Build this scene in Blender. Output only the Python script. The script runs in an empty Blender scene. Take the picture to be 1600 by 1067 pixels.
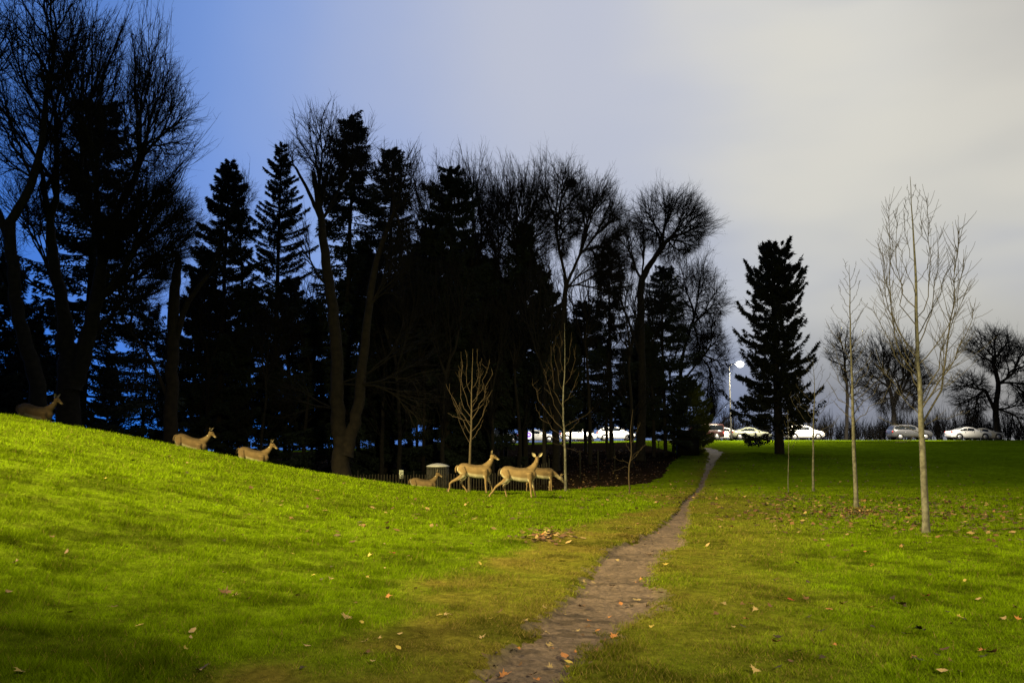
import bpy, math, random
import numpy as np
from mathutils import Vector, Matrix
R = math.radians
sc = bpy.context.scene
COL = sc.collection

# ------------------------------------------------------------------ camera
F = 1244.0
HOR = 685.0
TH = math.atan((HOR - 533.5) / F)
CAM = np.array([0.0, 0.0, 1.6])
cd = bpy.data.cameras.new('camera'); cam = bpy.data.objects.new('camera', cd); COL.objects.link(cam)
cd.sensor_width = 36.0; cd.lens = F / 1600 * 36.0; cd.clip_start = 0.05; cd.clip_end = 5000
cam.location = CAM; cam.rotation_euler = (math.pi / 2 + TH, 0, 0)
sc.camera = cam

# ------------------------------------------------------------------ exposure
sc.view_settings.view_transform = 'Standard'
sc.view_settings.look = 'None'
sc.view_settings.gamma = 1.0
sc.view_settings.exposure = 0.0
sc.view_settings.use_curve_mapping = False

# ------------------------------------------------------------------ world: dusk sky with cloud lit by the town
w = bpy.data.worlds.new('World'); sc.world = w; w.use_nodes = True
nt = w.node_tree; nt.nodes.clear()
def N(t, **k):
    n = nt.nodes.new(t)
    for a, b in k.items(): setattr(n, a, b)
    return n
def L(a, b): nt.links.new(a, b)
def math_(op, a, b=None, c=None, clamp=False):
    n = N('ShaderNodeMath', operation=op); n.use_clamp = clamp
    for i, v in enumerate((a, b, c)):
        if v is None: continue
        if isinstance(v, (int, float)): n.inputs[i].default_value = v
        else: L(v, n.inputs[i])
    return n.outputs[0]
def sstep(v, a, b):
    n = N('ShaderNodeMapRange', interpolation_type='SMOOTHSTEP')
    L(v, n.inputs['Value']); n.inputs['From Min'].default_value = a; n.inputs['From Max'].default_value = b
    return n.outputs['Result']
def mixc(f, a, b):
    n = N('ShaderNodeMix', data_type='RGBA')
    if isinstance(f, float): n.inputs['Factor'].default_value = f
    else: L(f, n.inputs['Factor'])
    for s, v in (('A', a), ('B', b)):
        i = [x for x in n.inputs if x.name == s and x.type == 'RGBA'][0]
        if isinstance(v, tuple): i.default_value = (*v, 1)
        else: L(v, i)
    return [o for o in n.outputs if o.type == 'RGBA'][0]
tc = N('ShaderNodeTexCoord'); sep = N('ShaderNodeSeparateXYZ'); L(tc.outputs['Generated'], sep.inputs[0])
X, Y, Z = sep.outputs
az = math_('ARCTAN2', X, Y)                       # 0 = straight ahead, + to the right
zc = math_('MAXIMUM', Z, 0.0)
nz = N('ShaderNodeTexNoise'); L(tc.outputs['Generated'], nz.inputs['Vector'])
nz.inputs['Scale'].default_value = 2.3; nz.inputs['Detail'].default_value = 4; nz.inputs['Roughness'].default_value = .45
mp = N('ShaderNodeMapping'); L(tc.outputs['Generated'], mp.inputs[0]); mp.inputs['Rotation'].default_value = (0, R(28), 0); mp.inputs['Scale'].default_value = (1.2, 1.5, 4.2)
nz2 = N('ShaderNodeTexNoise'); L(mp.outputs[0], nz2.inputs['Vector'])
nz2.inputs['Scale'].default_value = 1.9; nz2.inputs['Detail'].default_value = 3; nz2.inputs['Roughness'].default_value = .45
nj = math_('MULTIPLY', math_('SUBTRACT', nz.outputs[0], .5), .30)
nj2 = math_('MULTIPLY', math_('SUBTRACT', nz2.outputs[0], .5), 1.0)
u = math_('ADD', az, nj)
low_l = mixc(sstep(u, -.62, -.25), (0.004, .17, .80), (.03, .21, .80))
low_l = mixc(sstep(u, -.30, .12), low_l, (.13, .22, .46))
low_l = mixc(sstep(u, .08, .40), low_l, (.19, .21, .26))
low_l = mixc(sstep(u, .38, .62), low_l, (.25, .25, .25))
mid = mixc(sstep(u, -.60, -.20), (.05, .19, .68), (.22, .36, .76))
mid = mixc(sstep(u, -.30, .12), mid, (.47, .51, .62))
mid = mixc(sstep(u, .15, .50), mid, (.59, .585, .55))
top = mixc(sstep(u, -.62, -.25), (.08, .20, .58), (.20, .33, .70))
top = mixc(sstep(u, -.38, .05), top, (.51, .54, .65))
top = mixc(sstep(u, .10, .40), top, (.67, .66, .62))
top = mixc(sstep(u, .42, .64), top, (.53, .515, .48))
zj = math_('ADD', zc, math_('MULTIPLY', nj2, .09))
skyc = mixc(sstep(zj, 0.0, .20), low_l, mid)
skyc = mixc(sstep(zj, .16, .46), skyc, top)
# thin streaks of lamp-lit cloud on the right
st = math_('MULTIPLY', sstep(nj2, -.02, .16), sstep(u, .05, .34))
st = math_('MULTIPLY', st, sstep(zc, .10, .26))
skyc = mixc(math_('MULTIPLY', st, .40), skyc, (.74, .71, .62))
st2 = math_('MULTIPLY', sstep(math_('MULTIPLY', nj2, -1.0), .0, .15), sstep(u, -.1, .2))
skyc = mixc(math_('MULTIPLY', st2, .35), skyc, (.33, .37, .50))
back = sstep(math_('ABSOLUTE', az), .85, 1.7)      # behind the camera the cloud is dull
skyc = mixc(back, skyc, (.045, .055, .085))
skyc = mixc(sstep(math_('MULTIPLY', Z, -1.0), 0.0, .05), skyc, (.03, .04, .05))
ns = N('ShaderNodeTexSky', sky_type='NISHITA'); ns.sun_disc = False
ns.sun_elevation = R(1.0); ns.sun_rotation = R(200)
bg1 = N('ShaderNodeBackground'); L(skyc, bg1.inputs[0]); bg1.inputs[1].default_value = 1.0
bg2 = N('ShaderNodeBackground'); L(ns.outputs[0], bg2.inputs[0]); bg2.inputs[1].default_value = 0.006
ads = N('ShaderNodeAddShader'); L(bg1.outputs[0], ads.inputs[0]); L(bg2.outputs[0], ads.inputs[1])
wo = N('ShaderNodeOutputWorld'); L(ads.outputs[0], wo.inputs[0])

# ------------------------------------------------------------------ lamps lighting the lawn (street lamps of the park road, beside and behind the photographer)
def lamp(name, kind, loc, power, color, size, tgt=None, cone=120, blend=.8):
    d = bpy.data.lights.new(name, kind); d.energy = power; d.color = color; d.shadow_soft_size = size
    o = bpy.data.objects.new(name, d); COL.objects.link(o); o.location = loc
    if kind == 'SPOT':
        d.spot_size = R(cone); d.spot_blend = blend
        o.rotation_euler = (Vector(tgt) - Vector(loc)).to_track_quat('-Z', 'Y').to_euler()
    return o
lamp('street_light_beam', 'SPOT', (-18, 7.0, 13.0), 128000, (1, .80, .29), .35, (-6.0, 15.5, 0), 70, .75)
lamp('path_light_beam', 'SPOT', (5.0, -7.0, 7.5), 25000, (1, .86, .36), .5, (6.2, 9, 0), 84, .9)

# ------------------------------------------------------------------ projection helpers
cosT, sinT = math.cos(TH), math.sin(TH)
def ray(px, py):
    a = (px - 800) / F; b = (533.5 - py) / F
    return np.array([a, cosT - b * sinT, sinT + b * cosT])
def P(px, py, Yd):
    d = ray(px, py); return CAM + d * (Yd / d[1])

# ------------------------------------------------------------------ noise
_t = np.random.RandomState(5).rand(256, 256)
def vn(x, y):
    xi = np.floor(x).astype(int); yi = np.floor(y).astype(int); fx = x - xi; fy = y - yi
    fx = fx * fx * (3 - 2 * fx); fy = fy * fy * (3 - 2 * fy)
    a = _t[xi & 255, yi & 255]; b = _t[(xi + 1) & 255, yi & 255]; c = _t[xi & 255, (yi + 1) & 255]; d = _t[(xi + 1) & 255, (yi + 1) & 255]
    return a + (b - a) * fx + (c - a) * fy + (a - b - c + d) * fx * fy
def fbm(x, y, o=4):
    s = 0; a = .5; 
    for i in range(o): s = s + a * vn(x + 17.3 * i, y + 9.1 * i); x = x * 2.03; y = y * 2.03; a *= .5
    return s
def smooth(x, a, b):
    t = np.clip((x - a) / (b - a), 0, 1); return t * t * (3 - 2 * t)

# ------------------------------------------------------------------ terrain
def table(pts, sig, lo, hi, n=2000):
    xs = np.linspace(lo, hi, n); p = np.array(pts, float); ys = np.interp(xs, p[:, 0], p[:, 1])
    k = int(4 * sig / (xs[1] - xs[0])) | 1; g = np.exp(-.5 * ((np.arange(-k, k + 1)) * (xs[1] - xs[0]) / sig) ** 2); g /= g.sum()
    ys = np.convolve(np.pad(ys, k, mode='edge'), g, 'valid'); return xs, ys
BX, BY = table([(-60, .8), (0, 0), (5, -.02), (12, -.07), (20, -.15), (27, -.22), (33, -.38), (39, -.36), (46, -.14), (58, .28), (70, .68), (80, 1.02), (86, 1.38), (88, 1.42), (100, 1.42), (112, .6), (150, -2.5), (200, -3), (800, -3)], 1.3, -60, 800, 6000)
HX, HY = table([(-200, 16), (-60, 9), (-30, 5.4), (-20, 3.6), (-13.4, 2.42), (-10.6, 1.88), (-7.5, 1.18), (-4.3, .56), (-1.8, .20), (2, .05), (5, 0), (200, 0)], 1.0, -200, 200, 3000)
def hgt(x, y, fine=True):
    x = np.asarray(x, float); y = np.asarray(y, float)
    b = np.interp(y, BX, BY)
    H = np.interp(x, HX, HY) * smooth(y, -30, 9)
    yc = 27.5 + .32 * np.minimum(x, 2)                 # crest of the bank
    k = smooth(y, yc - 3, yc + 10)
    leftness = smooth(-x, -3.5, 1.5)
    z = b + H * (1 - k) - .95 * k * leftness * (1 - smooth(y, 44, 80))
    road = -1.6 * (1 - smooth(x, -50, 23)) * smooth(y, 50, 88)
    z = z + road
    if fine:
        z = z + .10 * (fbm(x * .5, y * .5, 2) - .38) * (1 - smooth(y, 80, 86)) + .03 * (fbm(x * 2.7, y * 2.7, 3) - .44) * (1 - smooth(y, 60, 80))
    return z
def hit(px, py, ymin=2.0, ymax=95.0):
    d = ray(px, py); ys = np.geomspace(ymin, ymax, 3000); t = ys / d[1]
    x = CAM[0] + d[0] * t; z = CAM[2] + d[2] * t
    g = hgt(x, ys) - z
    i = np.argmax(g > 0)
    if not g[i] > 0: i = len(ys) - 1
    return np.array([x[i], ys[i], float(hgt(x[i], ys[i]))])
def gz(x, y): return float(hgt(x, y))

PATH = [(1150, 700, 840), (1067, 731, 872), (1026, 778, 915), (979, 825, 965), (947, 862, 1032), (916, 903, 1031), (885, 922, 1025), (860, 947, 1037), (850, 970, 1066), (829, 1017, 1072), (807, 1048, 1076), (785, 1063, 1077), (770, 1083, 1093), (760, 1090, 1099), (750, 1093, 1101), (735, 1100, 1109), (722, 1103, 1116), (712, 1107, 1125), (706, 1107, 1128), (700, 1099, 1110)]
pc = []
for py, a, b in PATH:
    A = hit(a, py); B = hit(b, py); pc.append(((A[1] + B[1]) / 2, (A[0] + B[0]) / 2, abs(B[0] - A[0]) / 2))
pc.sort(); pc = np.array(pc)
def pathd(x, y):      # 0 at centre, 1 at the edge
    c = np.interp(y, pc[:, 0], pc[:, 1]); h = np.interp(y, pc[:, 0], pc[:, 2])
    d = np.abs(x - c) / h
    return np.where((y > pc[-1, 0]) | (y < -3), 9, d), (x - c), h
LB = [hit(a, b)[:2] for a, b in [(400, 1067), (480, 1010), (560, 985), (640, 930), (720, 880), (800, 852), (870, 832), (960, 805), (1040, 790)]]
LB = np.array(sorted(LB, key=lambda p: p[1]))
def wear(x, y):
    d, dx, h = pathd(x, y)
    lb = np.interp(y, LB[:, 1], LB[:, 0])
    c = np.interp(y, pc[:, 0], pc[:, 1])
    n = fbm(x * 1.1, y * 1.1, 3) - .44
    left = smooth(x - lb + n * 1.6, -.25, .45)
    rb = c + 1.5 + .045 * y
    right = 1 - smooth(x - rb + n * 2.6, -.9, 1.2)
    wv = left * right * np.where(x > c, .72, 1)
    far = smooth(y, 20, 30)
    near = np.exp(-np.maximum(np.abs(dx) - h, 0) / .8)
    wv = wv * (1 - far) + near * .8 * far
    return np.clip(wv * (.8 + 1.2 * n) , 0, 1)

# ------------------------------------------------------------------ materials
def mat(name, col, rough=.8, noise=None, bump=0, metal=0, emit=None, spec=.3, scale=8.0, coat=0):
    m = bpy.data.materials.new(name); m.use_nodes = True; t = m.node_tree; b = t.nodes['Principled BSDF']
    b.inputs['Base Color'].default_value = (*col, 1); b.inputs['Roughness'].default_value = rough
    b.inputs['Metallic'].default_value = metal; b.inputs['Specular IOR Level'].default_value = spec
    b.inputs['Coat Weight'].default_value = coat
    co = t.nodes.new('ShaderNodeTexCoord'); n = t.nodes.new('ShaderNodeTexNoise'); t.links.new(co.outputs['Object'], n.inputs['Vector'])
    n.inputs['Scale'].default_value = scale; n.inputs['Detail'].default_value = 5
    if noise is None: noise = tuple(c * .8 for c in col)
    r = t.nodes.new('ShaderNodeValToRGB'); r.color_ramp.elements[0].position = .35; r.color_ramp.elements[1].position = .68
    r.color_ramp.elements[0].color = (*noise, 1); r.color_ramp.elements[1].color = (*col, 1)
    t.links.new(n.outputs['Fac'], r.inputs[0]); t.links.new(r.outputs[0], b.inputs['Base Color'])
    if bump:
        bm = t.nodes.new('ShaderNodeBump'); bm.inputs['Strength'].default_value = bump; bm.inputs['Distance'].default_value = .02
        t.links.new(n.outputs['Fac'], bm.inputs['Height']); t.links.new(bm.outputs[0], b.inputs['Normal'])
    if emit:
        b.inputs['Emission Color'].default_value = (*emit[0], 1); b.inputs['Emission Strength'].default_value = emit[1]
    return m
def attr_mat(name, attr, rough=.8, spec=.2, trans=0, bump=0, scale=30, nmix=.25):
    m = bpy.data.materials.new(name); m.use_nodes = True; t = m.node_tree; b = t.nodes['Principled BSDF']
    a = t.nodes.new('ShaderNodeAttribute'); a.attribute_name = attr
    b.inputs['Roughness'].default_value = rough; b.inputs['Specular IOR Level'].default_value = spec
    co = t.nodes.new('ShaderNodeTexCoord'); n = t.nodes.new('ShaderNodeTexNoise'); t.links.new(co.outputs['Object'], n.inputs['Vector'])
    n.inputs['Scale'].default_value = scale; n.inputs['Detail'].default_value = 6; n.inputs['Roughness'].default_value = .7
    mr = t.nodes.new('ShaderNodeMapRange'); mr.inputs['From Min'].default_value = .3; mr.inputs['From Max'].default_value = .7
    mr.inputs['To Min'].default_value = 1 - nmix; mr.inputs['To Max'].default_value = 1 + nmix
    t.links.new(n.outputs['Fac'], mr.inputs[0])
    v = t.nodes.new('ShaderNodeVectorMath'); v.operation = 'SCALE'; t.links.new(a.outputs['Color'], v.inputs[0]); t.links.new(mr.outputs[0], v.inputs['Scale'])
    t.links.new(v.outputs[0], b.inputs['Base Color'])
    if bump:
        bm = t.nodes.new('ShaderNodeBump'); bm.inputs['Strength'].default_value = bump; bm.inputs['Distance'].default_value = .03
        t.links.new(n.outputs['Fac'], bm.inputs['Height']); t.links.new(bm.outputs[0], b.inputs['Normal'])
    if trans:
        tr = t.nodes.new('ShaderNodeBsdfTranslucent'); t.links.new(v.outputs[0], tr.inputs[0])
        mx = t.nodes.new('ShaderNodeMixShader'); mx.inputs[0].default_value = trans
        t.links.new(b.outputs[0], mx.inputs[1]); t.links.new(tr.outputs[0], mx.inputs[2])
        t.links.new(mx.outputs[0], t.nodes['Material Output'].inputs[0])
    return m
M = {}
M['bark'] = mat('dark_bark', (.024, .020, .016), .95, (.012, .010, .009), .6, scale=6)
M['twig'] = mat('twig_bark', (.013, .010, .008), .95, (.008, .0065, .005), scale=3)
M['brownbark'] = mat('brown_bark', (.026, .020, .016), .95, (.013, .010, .009), .7, scale=5)
M['palebark'] = mat('pale_young_bark', (.12, .115, .108), .9, (.05, .047, .044), .7, scale=11)
M['tanbark'] = mat('tan_young_bark', (.06, .045, .032), .9, (.035, .027, .02), .5, scale=18)
M['paletwig'] = mat('pale_young_twig', (.060, .053, .046), .9, (.038, .033, .029), scale=10)
M['browntwig'] = mat('brown_young_twig', (.048, .033, .023), .9, (.03, .021, .015), scale=10)
M['needle'] = mat('dark_needles', (.022, .034, .022), .8, (.010, .015, .012), scale=.8)
M['cedar'] = mat('green_scale_leaves', (.10, .12, .018), .8, (.05, .065, .010), scale=1.2)
M['farneedle'] = mat('conifer_foliage', (.022, .026, .014), .8, (.009, .012, .008), scale=.9)
M['ground'] = attr_mat('lawn_soil', 'tint', 1.0, 0.0, bump=.7, scale=14, nmix=.5)
M['dirt'] = attr_mat('packed_earth', 'tint', .9, .15, bump=.6, scale=22, nmix=.5)
M['blade'] = attr_mat('grass_blades', 'tint', .8, .0, trans=.18, scale=1.6, nmix=.28)
M['litter'] = attr_mat('dry_leaves', 'tint', .75, .3, trans=.1, scale=40)
M['coat'] = attr_mat('deer_coat', 'tint', .85, .15, bump=.25, scale=60, nmix=.12)
M['black'] = mat('black_rubber', (.012, .012, .012), .7)
M['nose'] = mat('dark_nose', (.01, .008, .007), .35)
M['eye'] = mat('dark_eye', (.006, .005, .004), .08, spec=.8)
M['fence'] = mat('weathered_slats', (.022, .018, .014), .9, (.012, .010, .008), .3, scale=9)
M['metal'] = mat('galvanised_steel', (.022, .022, .02), .8, (.015, .015, .014), metal=0)
M['darkmetal'] = mat('dark_painted_steel', (.010, .010, .010), .7, spec=.1)
M['bindark'] = mat('bin_slat_paint', (.05, .048, .044), .6, (.03, .028, .025))
M['binlid'] = mat('bin_lid_plastic', (.62, .62, .66), .4, (.52, .52, .56))
M['sign'] = mat('sign_white', (.62, .66, .60), .5)
M['asphalt'] = mat('asphalt', (.05, .05, .05), .9, (.035, .035, .036), .2, scale=20)
M['kerb'] = mat('kerb_concrete', (.33, .32, .30), .9, scale=10)
M['paintline'] = mat('road_paint', (.75, .74, .70), .7)
M['water'] = mat('lake_water', (.03, .05, .07), .12, spec=.5)
M['glass'] = mat('car_glass', (.012, .015, .018), .08, spec=.8)
M['rim'] = mat('alloy_rim', (.55, .55, .56), .35, metal=.5)
def paint(nm, c): return mat('paint_' + nm, c, .28, tuple(x * .96 for x in c), spec=.5, coat=.6)

# ------------------------------------------------------------------ mesh helpers
def mesh_np(name, V, faces_by_n, tint=None, smoothf=False):
    """V (n,3); faces_by_n list of int arrays (k, m)."""
    me = bpy.data.meshes.new(name); V = np.asarray(V, np.float32)
    faces = [f for f in faces_by_n if len(f)]
    lv = np.concatenate([f.ravel() for f in faces]).astype(np.int32)
    cnt = np.concatenate([np.full(len(f), f.shape[1]) for f in faces]).astype(np.int32)
    st = np.concatenate([[0], np.cumsum(cnt)[:-1]]).astype(np.int32)
    me.vertices.add(len(V)); me.vertices.foreach_set('co', V.ravel())
    me.loops.add(len(lv)); me.loops.foreach_set('vertex_index', lv)
    me.polygons.add(len(cnt)); me.polygons.foreach_set('loop_start', st)
    try: me.polygons.foreach_set('loop_total', cnt)
    except Exception: pass
    if smoothf: me.polygons.foreach_set('use_smooth', np.ones(len(cnt), bool))
    me.update(calc_edges=True)
    if tint is not None:
        a = me.attributes.new('tint', 'FLOAT_COLOR', 'POINT'); c = np.ones((len(V), 4), np.float32); c[:, :3] = tint; a.data.foreach_set('color', c.ravel())
    return me
def obj(name, me, m, parent=None, loc=(0, 0, 0), rot=(0, 0, 0), scale=(1, 1, 1)):
    o = bpy.data.objects.new(name, me); COL.objects.link(o)
    if m is not None and not me.materials: me.materials.append(m)
    o.location = loc; o.rotation_euler = rot; o.scale = scale
    if parent: o.parent = parent
    return o
def tag(o, label=None, cat=None, group=None, kind=None):
    if label: o['label'] = label
    if cat: o['category'] = cat
    if group: o['group'] = group
    if kind: o['kind'] = kind
    return o
def thing(name, label, cat, loc, rz=0, group=None, scale=1):
    o = bpy.data.objects.new(name, None); COL.objects.link(o); o.location = loc; o.rotation_euler = (0, 0, rz)
    o.scale = (scale,) * 3 if isinstance(scale, (int, float)) else scale
    o.empty_display_size = .2
    return tag(o, label, cat, group)
def dup(root, loc, rz=0, label=None, scale=1, group=None):
    r = root.copy(); COL.objects.link(r); r.location = loc; r.rotation_euler = (0, 0, rz)
    r.scale = (scale,) * 3 if isinstance(scale, (int, float)) else scale
    if label: r['label'] = label
    if group: r['group'] = group
    for ch in list(root.children):
        c = ch.copy(); COL.objects.link(c); c.parent = r
        for g in ch.children:
            d = g.copy(); COL.objects.link(d); d.parent = c
    return r
def tubes(Pn, Rn, sides, cap=False):
    """Pn (N,k,3) Rn (N,k) -> V, F"""
    Pn = np.asarray(Pn, float); Rn = np.asarray(Rn, float); n, k, _ = Pn.shape
    T = np.gradient(Pn, axis=1); T /= np.linalg.norm(T, axis=2, keepdims=True) + 1e-9
    ax = Pn[:, -1] - Pn[:, 0]; ax /= np.linalg.norm(ax, axis=1, keepdims=True) + 1e-9
    ref = np.where(np.abs(ax[:, 2:3]) > .9, np.array([[1., 0, 0]]), np.array([[0, 0, 1.]]))
    U = np.cross(T, ref[:, None, :]); U /= np.linalg.norm(U, axis=2, keepdims=True) + 1e-9
    W = np.cross(T, U)
    a = np.arange(sides) * 2 * math.pi / sides
    V = Pn[:, :, None, :] + Rn[:, :, None, None] * (np.cos(a)[None, None, :, None] * U[:, :, None, :] + np.sin(a)[None, None, :, None] * W[:, :, None, :])
    V = V.reshape(-1, 3)
    i = np.arange(n)[:, None, None] * k * sides; j = np.arange(k - 1)[None, :, None] * sides; s = np.arange(sides)[None, None, :]; s2 = (s + 1) % sides
    Fq = np.stack([i + j + s, i + j + s2, i + j + sides + s2, i + j + sides + s], -1).reshape(-1, 4)
    return V, Fq
class MB:
    def __init__(s): s.V = []; s.F = {}; s.n = 0; s.T = []
    def add(s, V, Fs, tint=None):
        V = np.asarray(V, float)
        for f in (Fs if isinstance(Fs, list) else [Fs]):
            f = np.asarray(f)
            if len(f): s.F.setdefault(f.shape[1], []).append(f + s.n)
        s.V.append(V); s.n += len(V)
        if tint is not None: s.T.append(np.broadcast_to(tint, (len(V), 3)))
    def tube(s, pts, rad, sides=8, cap=True):
        V, Fq = tubes([pts], [rad], sides); k = len(pts)
        fs = [Fq]
        if cap: fs.append(np.array([list(range(sides))[::-1], [(k - 1) * sides + q for q in range(sides)]]))
        s.add(V, fs)
    def box(s, c, h, rz=0, taper=1.0):
        v = []
        for z, t in ((-1, 1), (1, taper)):
            for x, y in ((-1, -1), (1, -1), (1, 1), (-1, 1)): v.append((x * h[0] * t, y * h[1] * t, z * h[2]))
        v = np.array(v); c_, s_ = math.cos(rz), math.sin(rz)
        v = np.stack([v[:, 0] * c_ - v[:, 1] * s_, v[:, 0] * s_ + v[:, 1] * c_, v[:, 2]], 1) + np.array(c)
        s.add(v, np.array([[3, 2, 1, 0], [4, 5, 6, 7], [0, 1, 5, 4], [1, 2, 6, 5], [2, 3, 7, 6], [3, 0, 4, 7]]))
    def ell(s, c, r, nu=10, nv=8, axis=None):
        v = [];
        for i in range(nv + 1):
            p = math.pi * i / nv
            for j in range(nu): a = 2 * math.pi * j / nu; v.append((math.sin(p) * math.cos(a), math.sin(p) * math.sin(a), math.cos(p)))
        v = np.array(v) * np.array(r)
        if axis is not None: v = v @ np.array(axis)
        f = [[i * nu + j, (i + 1) * nu + j, (i + 1) * nu + (j + 1) % nu, i * nu + (j + 1) % nu] for i in range(nv) for j in range(nu)]
        s.add(v + np.array(c), np.array(f))
    def mesh(s, name, sm=False):
        return mesh_np(name, np.concatenate(s.V), [np.concatenate(v) for v in s.F.values()], np.concatenate(s.T) if s.T else None, sm)
    def build(s, name, m, parent=None, sm=False, **k): return obj(name, s.mesh(name, sm), m, parent, **k)

# ------------------------------------------------------------------ ground: one adaptive sheet, split into lawn, woodland floor and worn path
def angs():
    a = list(np.linspace(-40, 40, 760)); s = 40.0; st = .12
    out = []
    while s < 180: s += st; st *= 1.09; out.append(min(s, 180.0))
    return R(1) * np.array(sorted([-x for x in out[:-1]] + a + out))
A = angs(); A = A[(A > -math.pi + 1e-6)]
rr = np.concatenate([[.3, .8, 1.5, 2.2, 2.8], np.geomspace(3.3, 36, 520), np.geomspace(36.2, 160, 230), np.geomspace(170, 2500, 20)])
aa, rg = np.meshgrid(A, rr)
gx = np.sin(aa) * rg; gy = np.cos(aa) * rg
gzv = hgt(gx, gy)
lum = fbm(gx * 6, gy * 6, 3)
# small hummocks of the lush grass and the flat trodden path
dpx, ddx, dhh = pathd(gx, gy)
def hummock(x, y): return .022 * (fbm(x * 3.5, y * 3.5, 3) - .44) + .035 * (fbm(x * 8.5 + 3, y * 8.5, 2) - .37)
def pedge(x, y, h): return ((fbm(x * 2.2, y * 2.2, 2) - .37) * .7 + (fbm(x * 9, y * 9, 3) - .44) * .75) * np.clip(1.3 / (h + .5), .5, 2)
inpath = dpx + pedge(gx, gy, dhh) < 1
wr = wear(gx, gy)
gzv = gzv + (1 - wr) * hummock(gx, gy) * (gy < 60) + (dpx < 1.3) * (.035 * (fbm(gx * 5, gy * 9, 3) - .44) + .03 * (fbm(gx * 14, gy * 16, 3) - .44)) - .055 * np.exp(-np.maximum(dpx - .8, 0) * 4)
nA = len(A); nR = len(rr)
ii, jj = np.meshgrid(np.arange(nR - 1), np.arange(nA), indexing='ij'); j2 = (jj + 1) % nA
FQ = np.stack([ii * nA + jj, ii * nA + j2, (ii + 1) * nA + j2, (ii + 1) * nA + jj], -1).reshape(-1, 4)
def woodsmask(x, y):
    # boundary of the lawn against the fenced wood
    yb = np.interp(x, [-200, -30, -14, -10, -6, 0, 3, 5.2, 7.6, 10.5, 13.0, 15.5, 60], [20, 20.5, 24.5, 27.0, 29.2, 30.6, 31.5, 34, 41, 53, 62, 200, 900])
    return (y + (fbm(x * .8, y * .8, 2) - .38) * 3 > yb) & (y < 84) & (x < 16)
lush = np.array([.104, .166, .003]); olive = np.array([.130, .112, .020]); straw = np.array([.17, .125, .05])
def grasscol(x, y, wv):
    n1 = fbm(x * .9 + 40, y * .9, 3)[:, None]; n2 = fbm(x * 3.1, y * 3.1 + 7, 2)[:, None]
    c = lush * (1 - wv[:, None]) + olive * wv[:, None]
    n3 = fbm(x * .35 + 11, y * .5 + 4, 3)[:, None]; n4 = fbm(x * 8 + 2, y * 8, 3)[:, None]; c = c * (.86 + .45 * (n1 - .2)) * (.62 + .88 * n4) * (.80 + .42 * n3) + (straw * .35) * np.clip(n2 - .45, 0, 1) * 1.0
    c = c * (1 - (.42 * smooth(fbm(x * 1.5 + 31, y * 2.2 + 30, 3), .50, .62) * (1 - smooth(y, 12, 24)))[:, None])
    dull = smooth(y, 34, 60)[:, None]
    return c * (1 - .12 * dull)
fx, fy = gx.ravel(), gy.ravel(); wv = wr.ravel()
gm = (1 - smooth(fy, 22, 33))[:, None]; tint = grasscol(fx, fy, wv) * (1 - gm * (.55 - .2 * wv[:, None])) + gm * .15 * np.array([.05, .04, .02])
earth = np.array([.090, .064, .060]); tint2 = earth * (.55 + .9 * (fbm(fx * 1.7, fy * 4.5, 4)))[:, None]
crack = smooth(fbm(fx * 1.6 + 9, fy * 7, 3), .54, .62)[:, None]
tint2 = tint2 * (1 - .5 * crack)
edge_g = smooth(dpx.ravel(), .75, 1.1)[:, None] * .35
tint2 = tint2 * (1 - edge_g) + tint * edge_g
farpath = smooth(fy, 40, 55)[:, None]; tint2 = tint2 * (1 - farpath) + farpath * np.array([.17, .135, .10]) * (.6 + .8 * fbm(fx * 1.5, fy * .8, 2))[:, None]
wm = woodsmask(gx, gy)
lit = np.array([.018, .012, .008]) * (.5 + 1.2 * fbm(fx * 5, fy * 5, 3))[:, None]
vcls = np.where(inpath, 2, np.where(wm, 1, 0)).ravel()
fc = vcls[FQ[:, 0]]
VV = np.stack([fx, fy, gzv.ravel()], 1)
def submesh(name, mask, tn, m, label):
    f = FQ[mask]; idx, inv = np.unique(f.ravel(), return_inverse=True)
    o = obj(name, mesh_np(name, VV[idx], [inv.reshape(-1, 4)], tn[idx], True), m); tag(o, label, None, None, 'structure'); return o
roadband = lambda: (VV[FQ[:, 0], 1] > 88.3) & (VV[FQ[:, 0], 1] < 99)
submesh('lawn', (fc == 0), tint, M['ground'], 'grass lawn and bank under the trees')
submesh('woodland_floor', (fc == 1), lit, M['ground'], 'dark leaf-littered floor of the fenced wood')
submesh('path', (fc == 2), tint2, M['dirt'], 'worn earth footpath crossing the lawn')

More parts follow.
